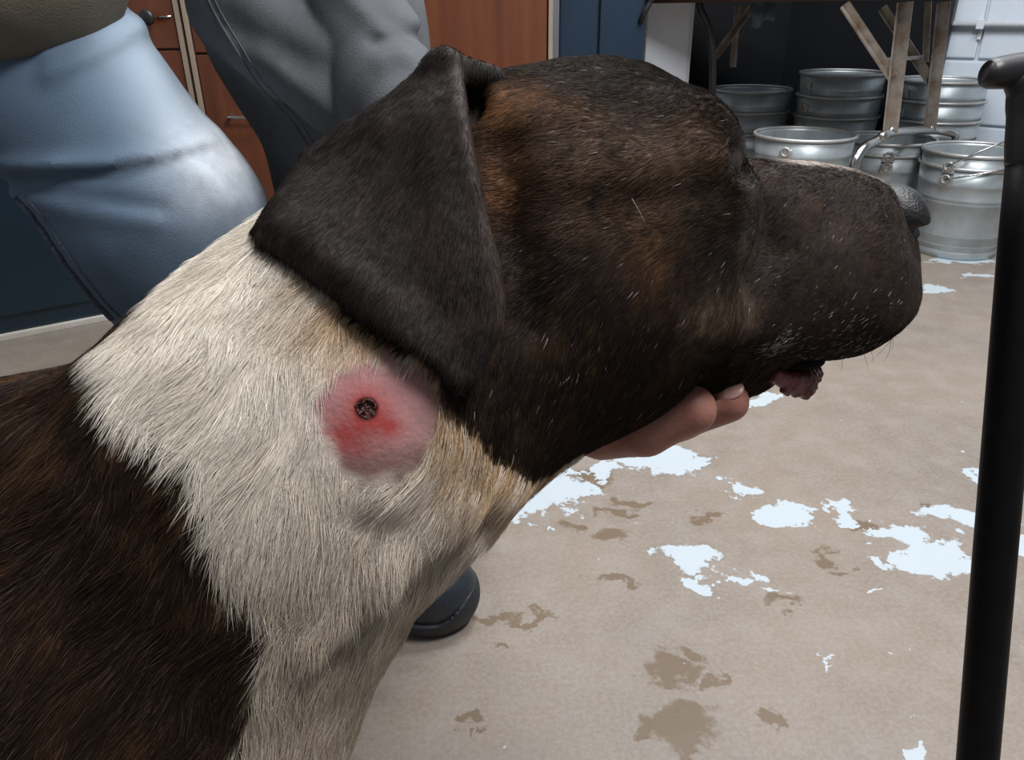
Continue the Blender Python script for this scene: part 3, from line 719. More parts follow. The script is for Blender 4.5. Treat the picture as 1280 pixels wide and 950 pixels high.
def refine(V, Q, F, c, r, levels):
    """split the quads near a point so small relief is resolved"""
    for k in range(levels):
        m = np.linalg.norm(V[Q].mean(1)-c, axis=1) < r*(1-.25*k); q = Q[m]; n0 = len(V)
        E = np.concatenate([q[:, [i, (i+1) % 4]] for i in range(4)]); u, inv = np.unique(np.sort(E, 1), axis=0, return_inverse=True); inv = inv.reshape(4, -1)
        nw = np.concatenate([(V[u[:, 0]]+V[u[:, 1]])/2, V[q].mean(1)]); fc = n0+len(u)+np.arange(len(q))
        for _ in range(2):
            g, gl = grad(F, nw); nw = nw-g*np.clip(F(nw)/np.maximum(gl, .3), -.004, .004)[:, None]
        V = np.concatenate([V, nw]); Q = np.concatenate([Q[~m]]+[np.stack([q[:, i], n0+inv[i], fc, n0+inv[(i-1) % 4]], 1) for i in range(4)])
    return V, Q
DV, DQ = refine(DV, DQ, dog_f, W0, .024, 2)
DN, _ = grad(dog_f, DV)

# coat regions, marked on the animal's side and carried across both flanks
def anchors(poly, fallback=0.30):
    px = np.array([p[0] for p in poly], float); py = np.array([p[1] for p in poly], float)
    d = near_depth(dog_f, px, py); d = np.where(np.isnan(d), fallback, d)
    return np.stack([(px-640)/FPX*d, (475-py)/FPX*d], 1)
HEADP = anchors([(520, 120), (440, 330), (435, 392), (475, 425), (540, 462), (553, 500), (572, 530), (600, 556), (640, 590), (690, 592), (742, 577), (800, 620)], .33)
HEADP = np.concatenate([HEADP, [[0.5, -0.08], [0.5, 0.4], [-0.03, 0.4]]])
BODYP = anchors([(152, 386), (134, 432), (150, 490), (192, 540), (236, 566), (240, 612), (252, 655), (288, 722), (322, 748), (338, 792), (335, 832), (312, 880), (288, 948)], .28)
BODYP = np.concatenate([BODYP, [BODYP[-1]+[-0.01, -0.10], BODYP[-1]+[-0.02, -0.22], [-0.9, -0.5], [-1.5, 0.0], [-0.9, 0.5], BODYP[0]+[-0.03, 0.06], BODYP[0]+[0.005, 0.03]]])
PINKP = anchors([(398, 490), (412, 462), (445, 445), (490, 440), (545, 465), (556, 520), (535, 575), (505, 606), (455, 612), (420, 585), (396, 545)], .28)
HB_ = anchors([(640, 130), (600, 195), (700, 200), (780, 240), (860, 190), (700, 260), (620, 240), (810, 320), (880, 410), (900, 240), (560, 200), (760, 420)], .33)
def anchor3(px, py, fb=.3):
    d = near_depth(dog_f, [px], [py])[0]; return K(px, py, fb if np.isnan(d) else d)
TANS = [(anchor3(640, 125), .016, (.20, .085, .030), .8), (anchor3(690, 130), .016, (.12, .052, .022), .45), (anchor3(630, 235), .012, (.15, .060, .022), .7), (anchor3(720, 205), .022, (.13, .075, .048), .5),
        (anchor3(800, 205), .022, (.13, .078, .05), .5), (anchor3(870, 190), .018, (.14, .085, .05), .55), (anchor3(820, 310), .014, (.13, .062, .026), .55), (anchor3(745, 265), .018, (.10, .06, .035), .4),
        (anchor3(880, 415), .015, (.15, .10, .065), .6), (anchor3(930, 390), .014, (.11, .072, .05), .5), (anchor3(835, 250), .012, (.10, .06, .035), .4), (anchor3(960, 310), .022, (.05, .036, .030), .3), (anchor3(1060, 290), .03, (.055, .036, .029), .35),
        (anchor3(1000, 400), .02, (.05, .035, .03), .4), (anchor3(925, 185), .006, (.05, .045, .045), .5)]
EYEL = anchor3(955, 215)
def coat(P, hairs=False):
    P = np.asarray(P, float); x, u = P[:, 0], P[:, 1]; q = hd(P)
    nz = (fbm(P, 90, 3)-0.5); nf = (fbm(P, 260, 9)-0.5)
    near = q[:, 2] > -0.02
    hdm = polysd(x, u, HEADP)+nz*0.010+nf*0.005; bdm = polysd(x, u, BODYP)+nz*0.016+nf*0.010
    str_ = fbm(P*np.array([1.0, 0.6, 1.0]), 110, 21, 4); st2 = fbm(P*np.array([1, .45, 1]), 320, 5)
    one = np.ones((len(P), 1))
    # cream neck and chest
    cream = np.array([.88, .805, .695])*one
    cream = cream*(0.90+0.2*(fbm(P, 60, 40)[:, None]-0.3))
    tan = sstep(0.034, 0.0, hdm)*sstep(0.36, 0.62, fbm(P, 55, 12)+0.12)*0.9
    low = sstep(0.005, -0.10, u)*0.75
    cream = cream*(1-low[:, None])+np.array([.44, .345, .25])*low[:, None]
    cream = cream*(1-tan[:, None])+np.array([.52, .33, .165])*tan[:, None]
    # brindle
    dark = np.array([.0195, .0115, .0080])*one
    bt = sstep(0.52, 0.72, str_)*0.30+sstep(0.60, 0.78, st2)*0.28+.22*sstep(-.03, .06, u)*sstep(.5, .65, st2)
    bodyc = dark*(1-bt[:, None])+np.array([.135, .067, .029])*bt[:, None]
    headt = np.clip(sstep(0.50, 0.70, str_)*0.24+sstep(0.58, 0.78, st2)*0.22, 0, 1)*(1-.5*sstep(.05, .0, q[:, 1]))
    headc = dark*.72*(1-headt[:, None])+np.array([.092, .046, .021])*headt[:, None]
    fl_ = fbm(P*np.array([1, .6, 1]), 520, 61, 2)
    for c, r, col, a in TANS:
        w = a*np.exp(-(np.linalg.norm(P-c, axis=1)/r)**2)*(.55+.9*sstep(.42, .62, fl_))*sstep(0.18, 0.52, st2*0.6+str_*0.4)*1.15
        headc = headc*(1-w[:, None])+np.array(col)*w[:, None]
    # white blaze down the muzzle and backlit rim painted pale on the lip front
    bl = sstep(0.0135, 0.006, np.abs(q[:, 2]+0.002)+nf*0.006)*sstep(.165, .19, q[:, 0])*sstep(.252, .240, q[:, 0])*sstep(.095, .105, q[:, 1])
    headc = headc*(1-0.9*bl[:, None])+np.array([.66, .58, .52])*0.9*bl[:, None]
    lf = sstep(.272, .284, q[:, 0]+nf*0.01)*sstep(.095, .080, q[:, 1])*0.5
    headc = headc*(1-lf[:, None])+np.array([.42, .38, .36])*lf[:, None]
    ms = sstep(.17, .24, q[:, 0])*0.35*(0.5+st2)
    headc = headc*(1-ms[:, None])+np.array([.024, .0175, .015])*ms[:, None]
    el = 0.55*np.exp(-(cap(P, hw_(.127, .127, .043), hw_(.124, .085, .053), 0, 0)/0.005)**2)*(0.4+st2)
    headc = headc*(1-el[:, None])+np.array([.17, .145, .135])*el[:, None]
    hol = np.exp(-np.clip(np.linalg.norm((P-EARHOLE)/np.array([.0075, .017, .014]), axis=1)-.75, 0, 9)**2*9)[:, None]; headc = headc*(1-hol)+np.array([.006, .0045, .004])*hol  # dark inner-ear skin, with the hollow's shade painted in
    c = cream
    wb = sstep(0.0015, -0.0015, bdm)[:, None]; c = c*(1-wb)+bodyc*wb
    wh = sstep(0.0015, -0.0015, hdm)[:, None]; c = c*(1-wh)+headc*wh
    if not hairs:
        pk = sstep(0.004, -0.006, polysd(x, u, PINKP)+nz*0.018)*(near & (P[:, 2] < .345))
        dW = np.linalg.norm(P-WOUND, axis=1)
        rel = (P-WOUND)[:, :2]
        ang_ = np.stack([rel[:, 0], rel[:, 1]], 1)
        sk = np.array([.43, .225, .215])*one*(0.85+0.3*fbm(P, 300, 2)[:, None])
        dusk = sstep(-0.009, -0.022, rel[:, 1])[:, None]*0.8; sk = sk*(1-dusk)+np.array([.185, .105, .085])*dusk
        purple = sstep(0.012, 0.028, np.hypot(rel[:, 0]+0.0, rel[:, 1]*0.8))[:, None]*0.45; sk = sk*(1-purple)+np.array([.24, .155, .145])*purple
        red = 0.85*np.exp(-(dW/0.0085)**2)+0.7*np.exp(-(np.hypot(rel[:, 0]-0.0075, rel[:, 1]+0.0065)/0.0048)**2)+0.8*np.exp(-(np.hypot((rel[:, 0]+0.008)*0.7, rel[:, 1]+0.0105)/0.0062)**2)
        red = np.clip(red*(0.55+0.9*fbm(P, 240, 33)), 0, 0.92)[:, None]; sk = sk*(1-red)+np.array([.40, .045, .040])*red
        hole = sstep(0.0050, 0.0036, dW+nf*0.001)[:, None]; sk = sk*(1-hole)+np.array([.10, .010, .008])*hole
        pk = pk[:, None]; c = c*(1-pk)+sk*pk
        c = c*np.array([.80, .78, .76]) if False else c
    return c, hdm, bdm, q, cream
dog = empty('dog', c2w(B(0.2, 0, 0))*[1, 1, 0]); DOGO = np.array(dog.location)
tag(dog, 'brindle and white dog in profile with a round red wound on its neck', 'dog')
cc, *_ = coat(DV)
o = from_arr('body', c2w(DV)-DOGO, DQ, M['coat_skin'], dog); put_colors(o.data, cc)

# ------------------------------------------------------------------ ears: drop flaps lying over the cheek and neck
EARPX = [(556, 74), (575, 84), (583, 150), (596, 215), (612, 290), (624, 335), (629, 375), (627, 405), (612, 445), (598, 476), (574, 488), (541, 456), (498, 426), (450, 396), (400, 360), (356, 325), (318, 303), (310, 286), (330, 252), (352, 220), (376, 184), (430, 147), (482, 116), (530, 84)]
h2 = 0.002
X2, U2 = np.meshgrid(np.arange(-.11, .01, h2), np.arange(-.005, .155, h2), indexing='ij')
# resting depth of the flap: just in front of the animal's surface, smoothed
Dn = np.full(X2.shape, np.nan)
for d in np.arange(.20, .50, .002):
    t_ = np.isnan(Dn)
    if not t_.any(): break
    p = np.stack([X2[t_], U2[t_], np.full(t_.sum(), d)], 1); hit = dog_f(p) < 0; ii = np.argwhere(t_)[hit]; Dn[ii[:, 0], ii[:, 1]] = d
Dn = np.where(np.isnan(Dn), np.nanmax(Dn[:, :60]), Dn); Dn = np.minimum(Dn, .335)
for _ in range(60):
    p = np.pad(Dn, 1, 'edge'); sm = (p[:-2, 1:-1]+p[2:, 1:-1]+p[1:-1, :-2]+p[1:-1, 2:])/4; Dn = np.minimum(sm, Dn+0.00002) if False else np.minimum(sm, Dn)
def ear_depth(x, u):
    i = np.clip((x+.11)/h2, 0, X2.shape[0]-1.001); j = np.clip((u+.005)/h2, 0, X2.shape[1]-1.001)
    a, b = i.astype(int), j.astype(int); fx, fy = i-a, j-b
    return Dn[a, b]*(1-fx)*(1-fy)+Dn[a+1, b]*fx*(1-fy)+Dn[a, b+1]*(1-fx)*fy+Dn[a+1, b+1]*fx*fy
def ear_d0(poly):
    out = []
    for px, py in poly:
        d = .30
        for _ in range(6): d = float(ear_depth(np.array([(px-640)/FPX*d]), np.array([(475-py)/FPX*d]))[0])-0.011
        out.append(((px-640)/FPX*d, (475-py)/FPX*d))
    return np.array(out)
EARP = ear_d0(EARPX)
LEAD = EARP[[1, 2, 3, 4, 5, 6, 7]]
def ear_f(P):
    x, u, d = P[:, 0].astype(float), P[:, 1].astype(float), P[:, 2].astype(float)
    sd = polysd(x, u, EARP)
    ld = np.full(x.shape, 1e9)
    for i in range(len(LEAD)-1):
        a, b = LEAD[i], LEAD[i+1]; e = b-a; t = np.clip(((x-a[0])*e[0]+(u-a[1])*e[1])/(e @ e), 0, 1); ld = np.minimum(ld, np.hypot(x-a[0]-e[0]*t, u-a[1]-e[1]*t))
    top = sstep(.06, .135, u)
    lift = 0.009*np.exp(-(ld/0.018)**2)*(0.35+0.65*top)                 # leading edge stands off the cheek
    mid = ear_depth(x, u)-0.0095-lift-0.003*np.sin(x*70+u*40)*sstep(0, .02, -sd)
    mid = mid+0.005*sstep(-.012, 0.0, sd)*sstep(-.02, -.07, x)          # trailing border curls in towards the neck
    th = 0.0032+0.0010*np.exp(-(ld/0.006)**2)
    f = smax(np.abs(d-mid)*0.85-th, sd-0.0006, 0.004)
    f = smin(f, cap(P.astype(float), BR0, BR1, .0066, .0052), .008)
    return f.astype(P.dtype)
BR0 = K(556, 86, float(ear_depth(*[np.array([v]) for v in EARP[1]])[0])-.014); BR1 = anchor3(616, 98, .34); print('bridge', BR0, BR1)
EV, EQ = nets(ear_f, (EARP[:, 0].min()-.012, EARP[:, 1].min()-.012, .20), (EARP[:, 0].max()+.012, EARP[:, 1].max()+.012, .36), 0.0022, sub=0, coarse=4)
for _ in range(2):
    pass
EN, _ = grad(ear_f, EV)
def ear_coat(P):
    st = fbm(P*np.array([1, .6, 1]), 120, 3); s3 = fbm(P, 400, 8); one = np.ones((len(P), 1))
    c = np.array([.0150, .0108, .0095])*one; w = (sstep(.52, .75, st)*0.35+sstep(.6, .8, s3)*0.25)[:, None]
    c = c*(1-w)+np.array([.042, .026, .020])*w
    ld = np.min(np.stack([np.hypot(P[:, 0]-a[0], P[:, 1]-a[1]) for a in np.concatenate([LEAD+(np.roll(LEAD, -1, 0)-LEAD)*t for t in (0, .25, .5, .75)])[:]]), 0)
    e = 0.4*np.exp(-(ld/0.0035)**2)[:, None]; c = c*(1-e)+np.array([.10, .068, .055])*e
    return c
ear = from_arr('ear', c2w(EV)-DOGO, EQ, M['coat_skin'], dog); put_colors(ear.data, ear_coat(EV))
ear['label'] = 'right ear, dark brown drop flap'
# left ear: mirror image about the head's middle plane
def mirror(P):
    q = (P-H0t) @ HR.T; q[:, 2] *= -1; return q @ HR+H0t
ear2 = from_arr('ear', c2w(mirror(EV)+np.array([-0.012, -0.030, 0.0]))-DOGO, EQ[:, ::-1], M['coat_skin'], dog); put_colors(ear2.data, ear_coat(EV))
# ------------------------------------------------------------------ nose, eyes, lips, mouth, wound
def part_sdf(name, F, lo, hi, h, m, parent, sub=0, org=DOGO):
    v, q = nets(F, lo, hi, h, sub=sub, coarse=4); return from_arr(name, c2w(v)-org, q, m, parent)
def nose_f(P):
    q = hd(P); q[:, 0] += .008; q[:, 1] += .003; q[:, 2] *= .93; q[:, 1] = .1+(q[:, 1]-.1)*1.1; aq = q.copy(); aq[:, 2] = np.abs(aq[:, 2])
    f = ell(q, (.2625, .1005, 0), (.0185, .0165, .0185))
    f = smin(f, ell(aq, (.2650, .0965, .0105), (.0125, .0115, .0105)), .004)
    f = smax(f, -cap(aq, (.2795, .0965, .0090), (.2690, .0915, .0205), .0034, .0044), .0014)
    f = smax(f, -cap(aq, (.2690, .0915, .0205), (.2560, .0985, .0225), .0030, .0018), .0012)
    f = smax(f, -cap(q, (.2825, .087, 0), (.2805, .108, 0), .0010, .0008), .0015)
    return f
cN = hw_(.258, .1, 0)
part_sdf('nose', nose_f, cN-.032, cN+.032, .0013, M['dog_nose'], dog, sub=0)
for s in (1, -1):
    c = hw_(.1145, .1172, s*.0378)
    bm = bmesh.new(); bmesh.ops.create_uvsphere(bm, u_segments=24, v_segments=14, radius=.0088); 
    e = from_bm('eye', bm, M['eye'], dog, True); e.location = c2w(c)-DOGO
def lip_f(P):
    q = hd(P); q[:, 0] -= .016; q[:, 1] -= .004; aq = q.copy(); aq[:, 2] = np.abs(aq[:, 2]); f = None
    pts = [(.162, .0065, .0365), (.176, .0025, .034), (.188, .0012, .029), (.1975, .0016, .021), (.203, .003, .010), (.2045, .0035, 0)]
    f = chain(aq, pts, [.0040, .0052, .0062, .0060, .0052, .005], .003)
    for i, (c, r) in enumerate([((.180, -.0025, .0345), .0040), ((.187, -.0040, .0325), .0046), ((.194, -.0035, .0275), .0042), ((.171, -.0010, .0365), .0034), ((.2005, -.0015, .018), .0036)]):
        f = smin(f, np.linalg.norm(aq-np.array(c, aq.dtype), axis=1)-r, .0016)
    return f+0.0006*np.sin(q[:, 0]*1400)*np.cos(q[:, 1]*900)
cL = hw_(.183, .0, 0)
part_sdf('lower_lip', lip_f, cL-[.045, .03, .06], cL+[.045, .03, .06], .0013, M['lip'], dog)
def mouth_f(P):
    q = hd(P); return ell(q, (.196, .0170, 0), (.028, .0080, .0385))
cL = hw_(.186, .012, 0)
part_sdf('mouth_lining', mouth_f, cL-[.045, .03, .06], cL+[.045, .03, .06], .0025, M['mouth'], dog)
# dark scab ring and cavity of the wound
WR = np.stack([np.cross([0, 1.0, 0], WN_), np.zeros(3), WN_]); WR[0] /= np.linalg.norm(WR[0]); WR[1] = np.cross(WR[2], WR[0])
def wound_f(P):
    r = ((P-WOUND.astype(P.dtype)) @ WR.T.astype(P.dtype)); a = np.arctan2(r[:, 1], r[:, 0]); rr = np.hypot(r[:, 0], r[:, 1])
    R0 = .0032+.00035*np.sin(3*a+1)+.0003*np.sin(5*a)
    ring = np.hypot(rr-R0, (r[:, 2]+.0003)*1.3)-(.00055+.0002*np.sin(7*a))
    floor_ = np.maximum(np.abs(r[:, 2]+.0016)-.0005, rr-.0033)
    lump = np.linalg.norm(r-np.array([.0014, -.0010, -.0010], P.dtype), axis=1)-.0009
    return smin(smin(ring, floor_, .0006), lump, .0005)
part_sdf('wound', wound_f, WOUND-.007, WOUND+.007, .0004, M['scab'], dog)['label'] = 'round dark scabbed puncture wound'

# ------------------------------------------------------------------ coat hair
def strands(name, parent, P, N, T, L, lift, rad, col, npts=4, org=DOGO):
    """hair strands from roots P (camera-aligned axes), bending from the normal N over to the lie direction T"""
    n = len(P); t = np.linspace(0, 1, npts)
    pos = np.empty((n, npts, 3), np.float32)
    for i, a in enumerate(t):
        pos[:, i] = c2w(P + (L*a)[:, None]*(T*np.sqrt(np.maximum(1-lift**2*(1-0.5*a)**2, 0))[:, None]+N*(lift*(1-0.55*a))[:, None])-N*0.0002)-org
    hc = bpy.data.hair_curves.new(name); hc.add_curves([npts]*n)
    hc.position_data.foreach_set('vector', pos.ravel())
    ra = hc.attributes.get('radius') or hc.attributes.new('radius', 'FLOAT', 'POINT')
    prof = np.array([1.0, 0.9, 0.62, 0.15]) if npts == 4 else np.linspace(1, .12, npts)
    ra.data.foreach_set('value', (rad[:, None]*prof[None]).astype(np.float32).ravel())
    ca = hc.attributes.new('coat', 'FLOAT_COLOR', 'CURVE')
    ca.data.foreach_set('color', np.concatenate([np.clip(col, 0, 1), np.ones((n, 1))], 1).astype(np.float32).ravel())
    hc.materials.append(M['coat_hair'])
    o = bpy.data.objects.new(name, hc); link(o, parent); o['kind'] = 'stuff'; return o
def sample(V, Q, w, n):
    Tn = np.concatenate([Q[:, [0, 1, 2]], Q[:, [0, 2, 3]]]); wf = w[Tn].mean(1)
    ar = np.linalg.norm(np.cross(V[Tn[:, 1]]-V[Tn[:, 0]], V[Tn[:, 2]]-V[Tn[:, 0]]), axis=1)/2
    pr = ar*wf; cs = np.cumsum(pr); n = int(min(n if n else cs[-1], 400000))
    k = np.searchsorted(cs, RNG.random(n)*cs[-1]); a, b = RNG.random((2, n)); fl = a+b > 1; a[fl] = 1-a[fl]; b[fl] = 1-b[fl]
    t = Tn[k]; c = np.stack([1-a-b, a, b], 1)
    return t, c, (V[t]*c[:, :, None]).sum(1)
def nrm(v): return v/(np.linalg.norm(v, axis=1, keepdims=True)+1e-9)
def vnoise3(P, s, off): return np.stack([fbm(P, s, off+31*k, 2)-0.5 for k in range(3)], 1)

col_, hdm_, bdm_, q_, cream_ = coat(DV, True)
px_ = 640+FPX*DV[:, 0]/np.maximum(DV[:, 2], .05); py_ = 475-FPX*DV[:, 1]/np.maximum(DV[:, 2], .05)
facing = (DN*nrm(DV)).sum(1)
vis = (px_ > -90) & (px_ < 1370) & (py_ > -60) & (py_ < 1040) & (facing < 0.35) & (DV[:, 2] > .1)
ishead = hdm_ < 0.0; isbody = (bdm_ < 0) & ~ishead
dens = np.where(ishead, 1.9e6, np.where(isbody, 1.15e6, 1.15e6))
semi = ~vis & (px_ > -560) & (px_ < 1500) & (py_ < 1500) & (DV[:, 2] > .05) & (facing < .5)
dens = np.where(vis, dens, np.where(semi, 3.2e5, 6e4))
pinkd = polysd(DV[:, 0], DV[:, 1], PINKP)+ (fbm(DV, 90, 3)-0.5)*0.018
npink = sstep(-0.0035, 0.0025, pinkd); onear = (q_[:, 2] > -.02) & (DV[:, 2] < .345)
dens = np.where(onear & vis, dens*(np.where(np.linalg.norm(DV-W0, axis=1) < .013, .0, .06)+0.94*npink), dens)
# keep clear of nose, eyes, mouth
coarse_ = (~vis).astype(float)
clr = np.minimum(np.minimum(nose_f(DV)-.001, lip_f(DV)-.0005), mouth_f(DV)-.0008)
for s in (1, -1): clr = np.minimum(clr, np.linalg.norm(DV-hw_(.1165, .1172, s*.0395), axis=1)-.0080)
dens = np.where(clr < 0, 0, dens)
ti, cb, RP = sample(DV, DQ, dens, None)
RN = nrm((DN[ti]*cb[:, :, None]).sum(1))
rc, rh, rb, rq, rcream = coat(RP, True)
hd_ = rh < 0.0; bd_ = (rb < 0) & ~hd_; nk = ~hd_ & ~bd_
n = len(RP)
flow = np.tile(np.array([-.38, -.88, -.05]), (n, 1))
flow[bd_] = [-.50, -.80, -.15]
hf = -eS*0.85+DOWN*0.30
flow[hd_] = hf
mz = hd_ & (rq[:, 0] > .15)
ckw = (sstep(.105, .030, rq[:, 1])*(hd_ & ~mz))[:, None]; flow = flow*(1-ckw)+(-eS*0.50+DOWN*0.80)*ckw
mzw = (sstep(.125, .165, rq[:, 0])*hd_)[:, None]; flow = flow*(1-mzw)+(-eS*0.75+DOWN*0.55)*mzw
low = nk & (RP[:, 1] < -.07); flow[low] = flow[low]*0.4+np.array([-.05, -.8, .1])
flow = nrm(flow)+vnoise3(RP, 45, 2)*np.where(hd_, .7, 1.3)[:, None]+vnoise3(RP, 170, 90)*np.where(hd_, .5, .9)[:, None]+RNG.normal(0, .13, (n, 3))
T = nrm(flow-RN*(flow*RN).sum(1)[:, None])
L = np.where(hd_, .0052, np.where(bd_, .0135, .0150))
L = np.where(mz, .0036, L)
L = np.where(nk & (rh < .035), .0125+0*L, L)
pk = polysd(RP[:, 0], RP[:, 1], PINKP); near_ = (rq[:, 2] > -.02) & (RP[:, 2] < .345)
inp = near_ & (pk < -.002); L = np.where(inp, .0030, L)
edge = near_ & (pk >= -.002) & (pk < .012); L = np.where(edge & ~hd_, .0085, L)
tuft = nk & near_ & (pk > 0) & (rh < .028) & (RP[:, 1] < -.012); L = np.where(tuft, .0155, L)
L = L*RNG.uniform(.65, 1.2, n)
lift = np.where(hd_, .26, np.where(bd_, .24, .30))*RNG.uniform(.5, 1.5, n)
lift = np.where(tuft, .48, lift)
lift = np.where(inp, .12, lift)
rad = np.where(hd_, .000085, np.where(bd_, .000100, .000098))*RNG.uniform(.75, 1.25, n)
rad = np.where(inp, .00005, rad)
rad = rad*(1+.9*(coarse_[ti]*cb).sum(1))
jit = RNG.uniform(.72, 1.28, (n, 1)); hc_ = rc*jit
lite = (hd_ | bd_) & (RNG.random(n) < np.where(hd_, .05, .10))
hc_[lite] = hc_[lite]*0.45+np.array([.12, .078, .050])*0.55
wl = nk & (RNG.random(n) < .25); hc_[wl] = hc_[wl]*.5+np.array([.90, .85, .77])*.5
wl = hd_ & (RNG.random(n) < np.maximum(.45*np.exp(-(np.linalg.norm(RP-anchor3(978, 430), axis=1)/.007)**2), .0022)+.06*np.exp(-(np.linalg.norm(RP-anchor3(1060, 425), axis=1)/.022)**2)); hc_[wl] = [.55, .52, .50]
strands('fur', dog, RP, RN, T, L, lift, rad, hc_)
print('fur strands', n)
# ear hair
px_ = 640+FPX*EV[:, 0]/EV[:, 2]
fe = (EN*nrm(EV)).sum(1)
ti, cb, RP = sample(EV, EQ, np.where(fe < .3, 1.7e6, 2e5), None)
RN = nrm((EN[ti]*cb[:, :, None]).sum(1)); n = len(RP)
flow = np.tile(np.array([-.28, -.95, 0]), (n, 1))+vnoise3(RP, 60, 7)*.9+vnoise3(RP, 200, 70)*.5+RNG.normal(0, .10, (n, 3))
T = nrm(flow-RN*(flow*RN).sum(1)[:, None]); c = ear_coat(RP)*RNG.uniform(.7, 1.3, (n, 1))
lt = RNG.random(n) < .07; c[lt] = c[lt]*.5+np.array([.085, .060, .050])*.5
strands('ear_fur', ear, RP, RN, T, .0044*RNG.uniform(.7, 1.2, n), .22*RNG.uniform(.4, 1.5, n), np.full(n, .000085), c)
k = RNG.random(n) < .12
strands('ear_fur', ear2, mirror(RP[k])+np.array([-0.012, -0.030, 0.0]), nrm(mirror(RP[k]+RN[k])-mirror(RP[k])), nrm(mirror(RP[k]+T[k])-mirror(RP[k])), np.full(k.sum(), .005), np.full(k.sum(), .22), np.full(k.sum(), .00016), c[k])
# whiskers and stray bristles about the muzzle
WP, WN, WT, WLn = [], [], [], []
for s_, v_, w_, l_ in [(.268, .030, .030, .018), (.262, .024, .033, .020), (.255, .021, .036, .022), (.246, .018, .038, .020), (.236, .022, .043, .024), (.226, .025, .044, .022), (.244, .034, .043, .022), (.234, .040, .045, .024), (.214, .020, .044, .018), (.182, -.002, .032, .010), (.190, -.004, .028, .010), (.255, .035, .040, .02), (.058, .102, .058, .020)]:
    for sg in (1, -1):
        p = hw_(s_, v_, sg*w_); g, _ = grad(dog_f, p[None]); p = p-g[0]*dog_f(p[None])[0]
        WP.append(p); WN.append(g[0]); d = DOWN*0.8+eS*0.35+RNG.normal(0, .2, 3); WT.append(d-g[0]*(d @ g[0])); WLn.append(l_)
WP, WN, WT, WLn = map(np.array, (WP, WN, WT, WLn)); n = len(WP)
strands('whiskers', dog, WP, WN, nrm(WT), WLn, np.full(n, .55), np.full(n, .00013), np.where((np.arange(n) % 4 == 0)[:, None], [[.5, .48, .45]], [[.02, .018, .018]]), npts=6)
# ------------------------------------------------------------------ people
def kw(x, y, z): return w2c((x, y, z))
def head_sdf(P, c, fwd, up):
    """head with brow, nose, mouth, chin and ears; c = centre, fwd = facing"""
    fwd = np.asarray(fwd, float); up = np.asarray(up, float); fwd = fwd/np.linalg.norm(fwd); up = up-fwd*(up @ fwd); up /= np.linalg.norm(up); sd = np.cross(up, fwd)
    R = np.stack([fwd, sd, up]); q = (P-np.asarray(c, P.dtype)) @ R.T.astype(P.dtype); aq = q.copy(); aq[:, 1] = np.abs(aq[:, 1])
    f = ell(q, (-.01, 0, .03), (.095, .075, .088)); f = smin(f, ell(q, (.025, 0, -.045), (.062, .056, .068)), .03)
    f = smin(f, cap(q, (.085, 0, .012), (.103, 0, -.018), .008, .013), .012)
    f = smin(f, ell(q, (.076, 0, -.052), (.016, .026, .006)), .006); f = smin(f, ell(q, (.074, 0, -.064), (.015, .022, .006)), .006)
    f = smax(f, -ell(aq, (.088, .032, .010), (.012, .015, .009)), .012); f = smin(f, ell(aq, (.072, .032, .010), (.012, .0125, .011)), .003)
    f = smin(f, ell(aq, (-.01, .078, 0), (.016, .010, .030)), .006)
    return f
def hand_sdf(P, wrist, palm, fingers, thumb, rw=.026, thick=.016):
    f = cap(P, wrist, palm, rw*.9, rw)
    for pts, r in fingers+[thumb]: f = smin(f, chain(P, pts, list(np.linspace(r, r*.82, len(pts))), .003), .006)
    return f
def sk(px, py, d): return K(px, py, d)
TOE = np.array([-.045, .768, 0.0])
# ---- person in jeans and tan shirt, standing with one leg forward
A_hip, A_knee = sk(-72, -70, .77), sk(208, 278, .78)
A_ank = kw(-.250, .770, .12)
A_pel = A_hip+np.array([-.12, .06, .06]) @ RB.T
A_h2, A_k2, A_a2 = A_pel+np.array([-.11, 0, .02]), kw(-.93, 1.02, .50), kw(-1.02, 1.0, .11)
A_ch = A_pel+np.array([.10, -.06, .38]) @ RB.T
A_sh = [A_ch+np.array([.14, .10, .10]) @ RB.T, A_ch+np.array([-.16, -.10, .10]) @ RB.T]
A_hd = A_ch+np.array([.08, -.10, .36]) @ RB.T
A_el = [A_sh[0]+np.array([.02, .06, -.27]) @ RB.T, A_sh[1]+np.array([-.06, -.06, -.27]) @ RB.T]
A_wr = [A_el[0]+np.array([-.16, -.18, .08]) @ RB.T, A_el[1]+np.array([.16, -.16, .08]) @ RB.T]
def simple_hand(w, fw):
    fw = np.asarray(fw, float) @ RB.T; fw /= np.linalg.norm(fw); dn = np.array([0, 0, -1.0]) @ RB.T; sd = np.cross(fw, dn); sd /= np.linalg.norm(sd)
    fs = [([w+fw*.085+sd*o, w+fw*(.085+l*.5)+sd*o*1.15, w+fw*(.085+l*.85)+sd*o*1.15+dn*.02], .0085) for o, l in ((-.030, .075), (-.010, .088), (.011, .080), (.030, .062))]
    th = ([w+fw*.03+sd*-.025, w+fw*.06+sd*-.055, w+fw*.085+sd*-.062], .0105)
    return w+fw*.06, fs, th
A_hands = [simple_hand(A_wr[0], (-.2, -1, .0)), simple_hand(A_wr[1], (.6, -.8, 0))]
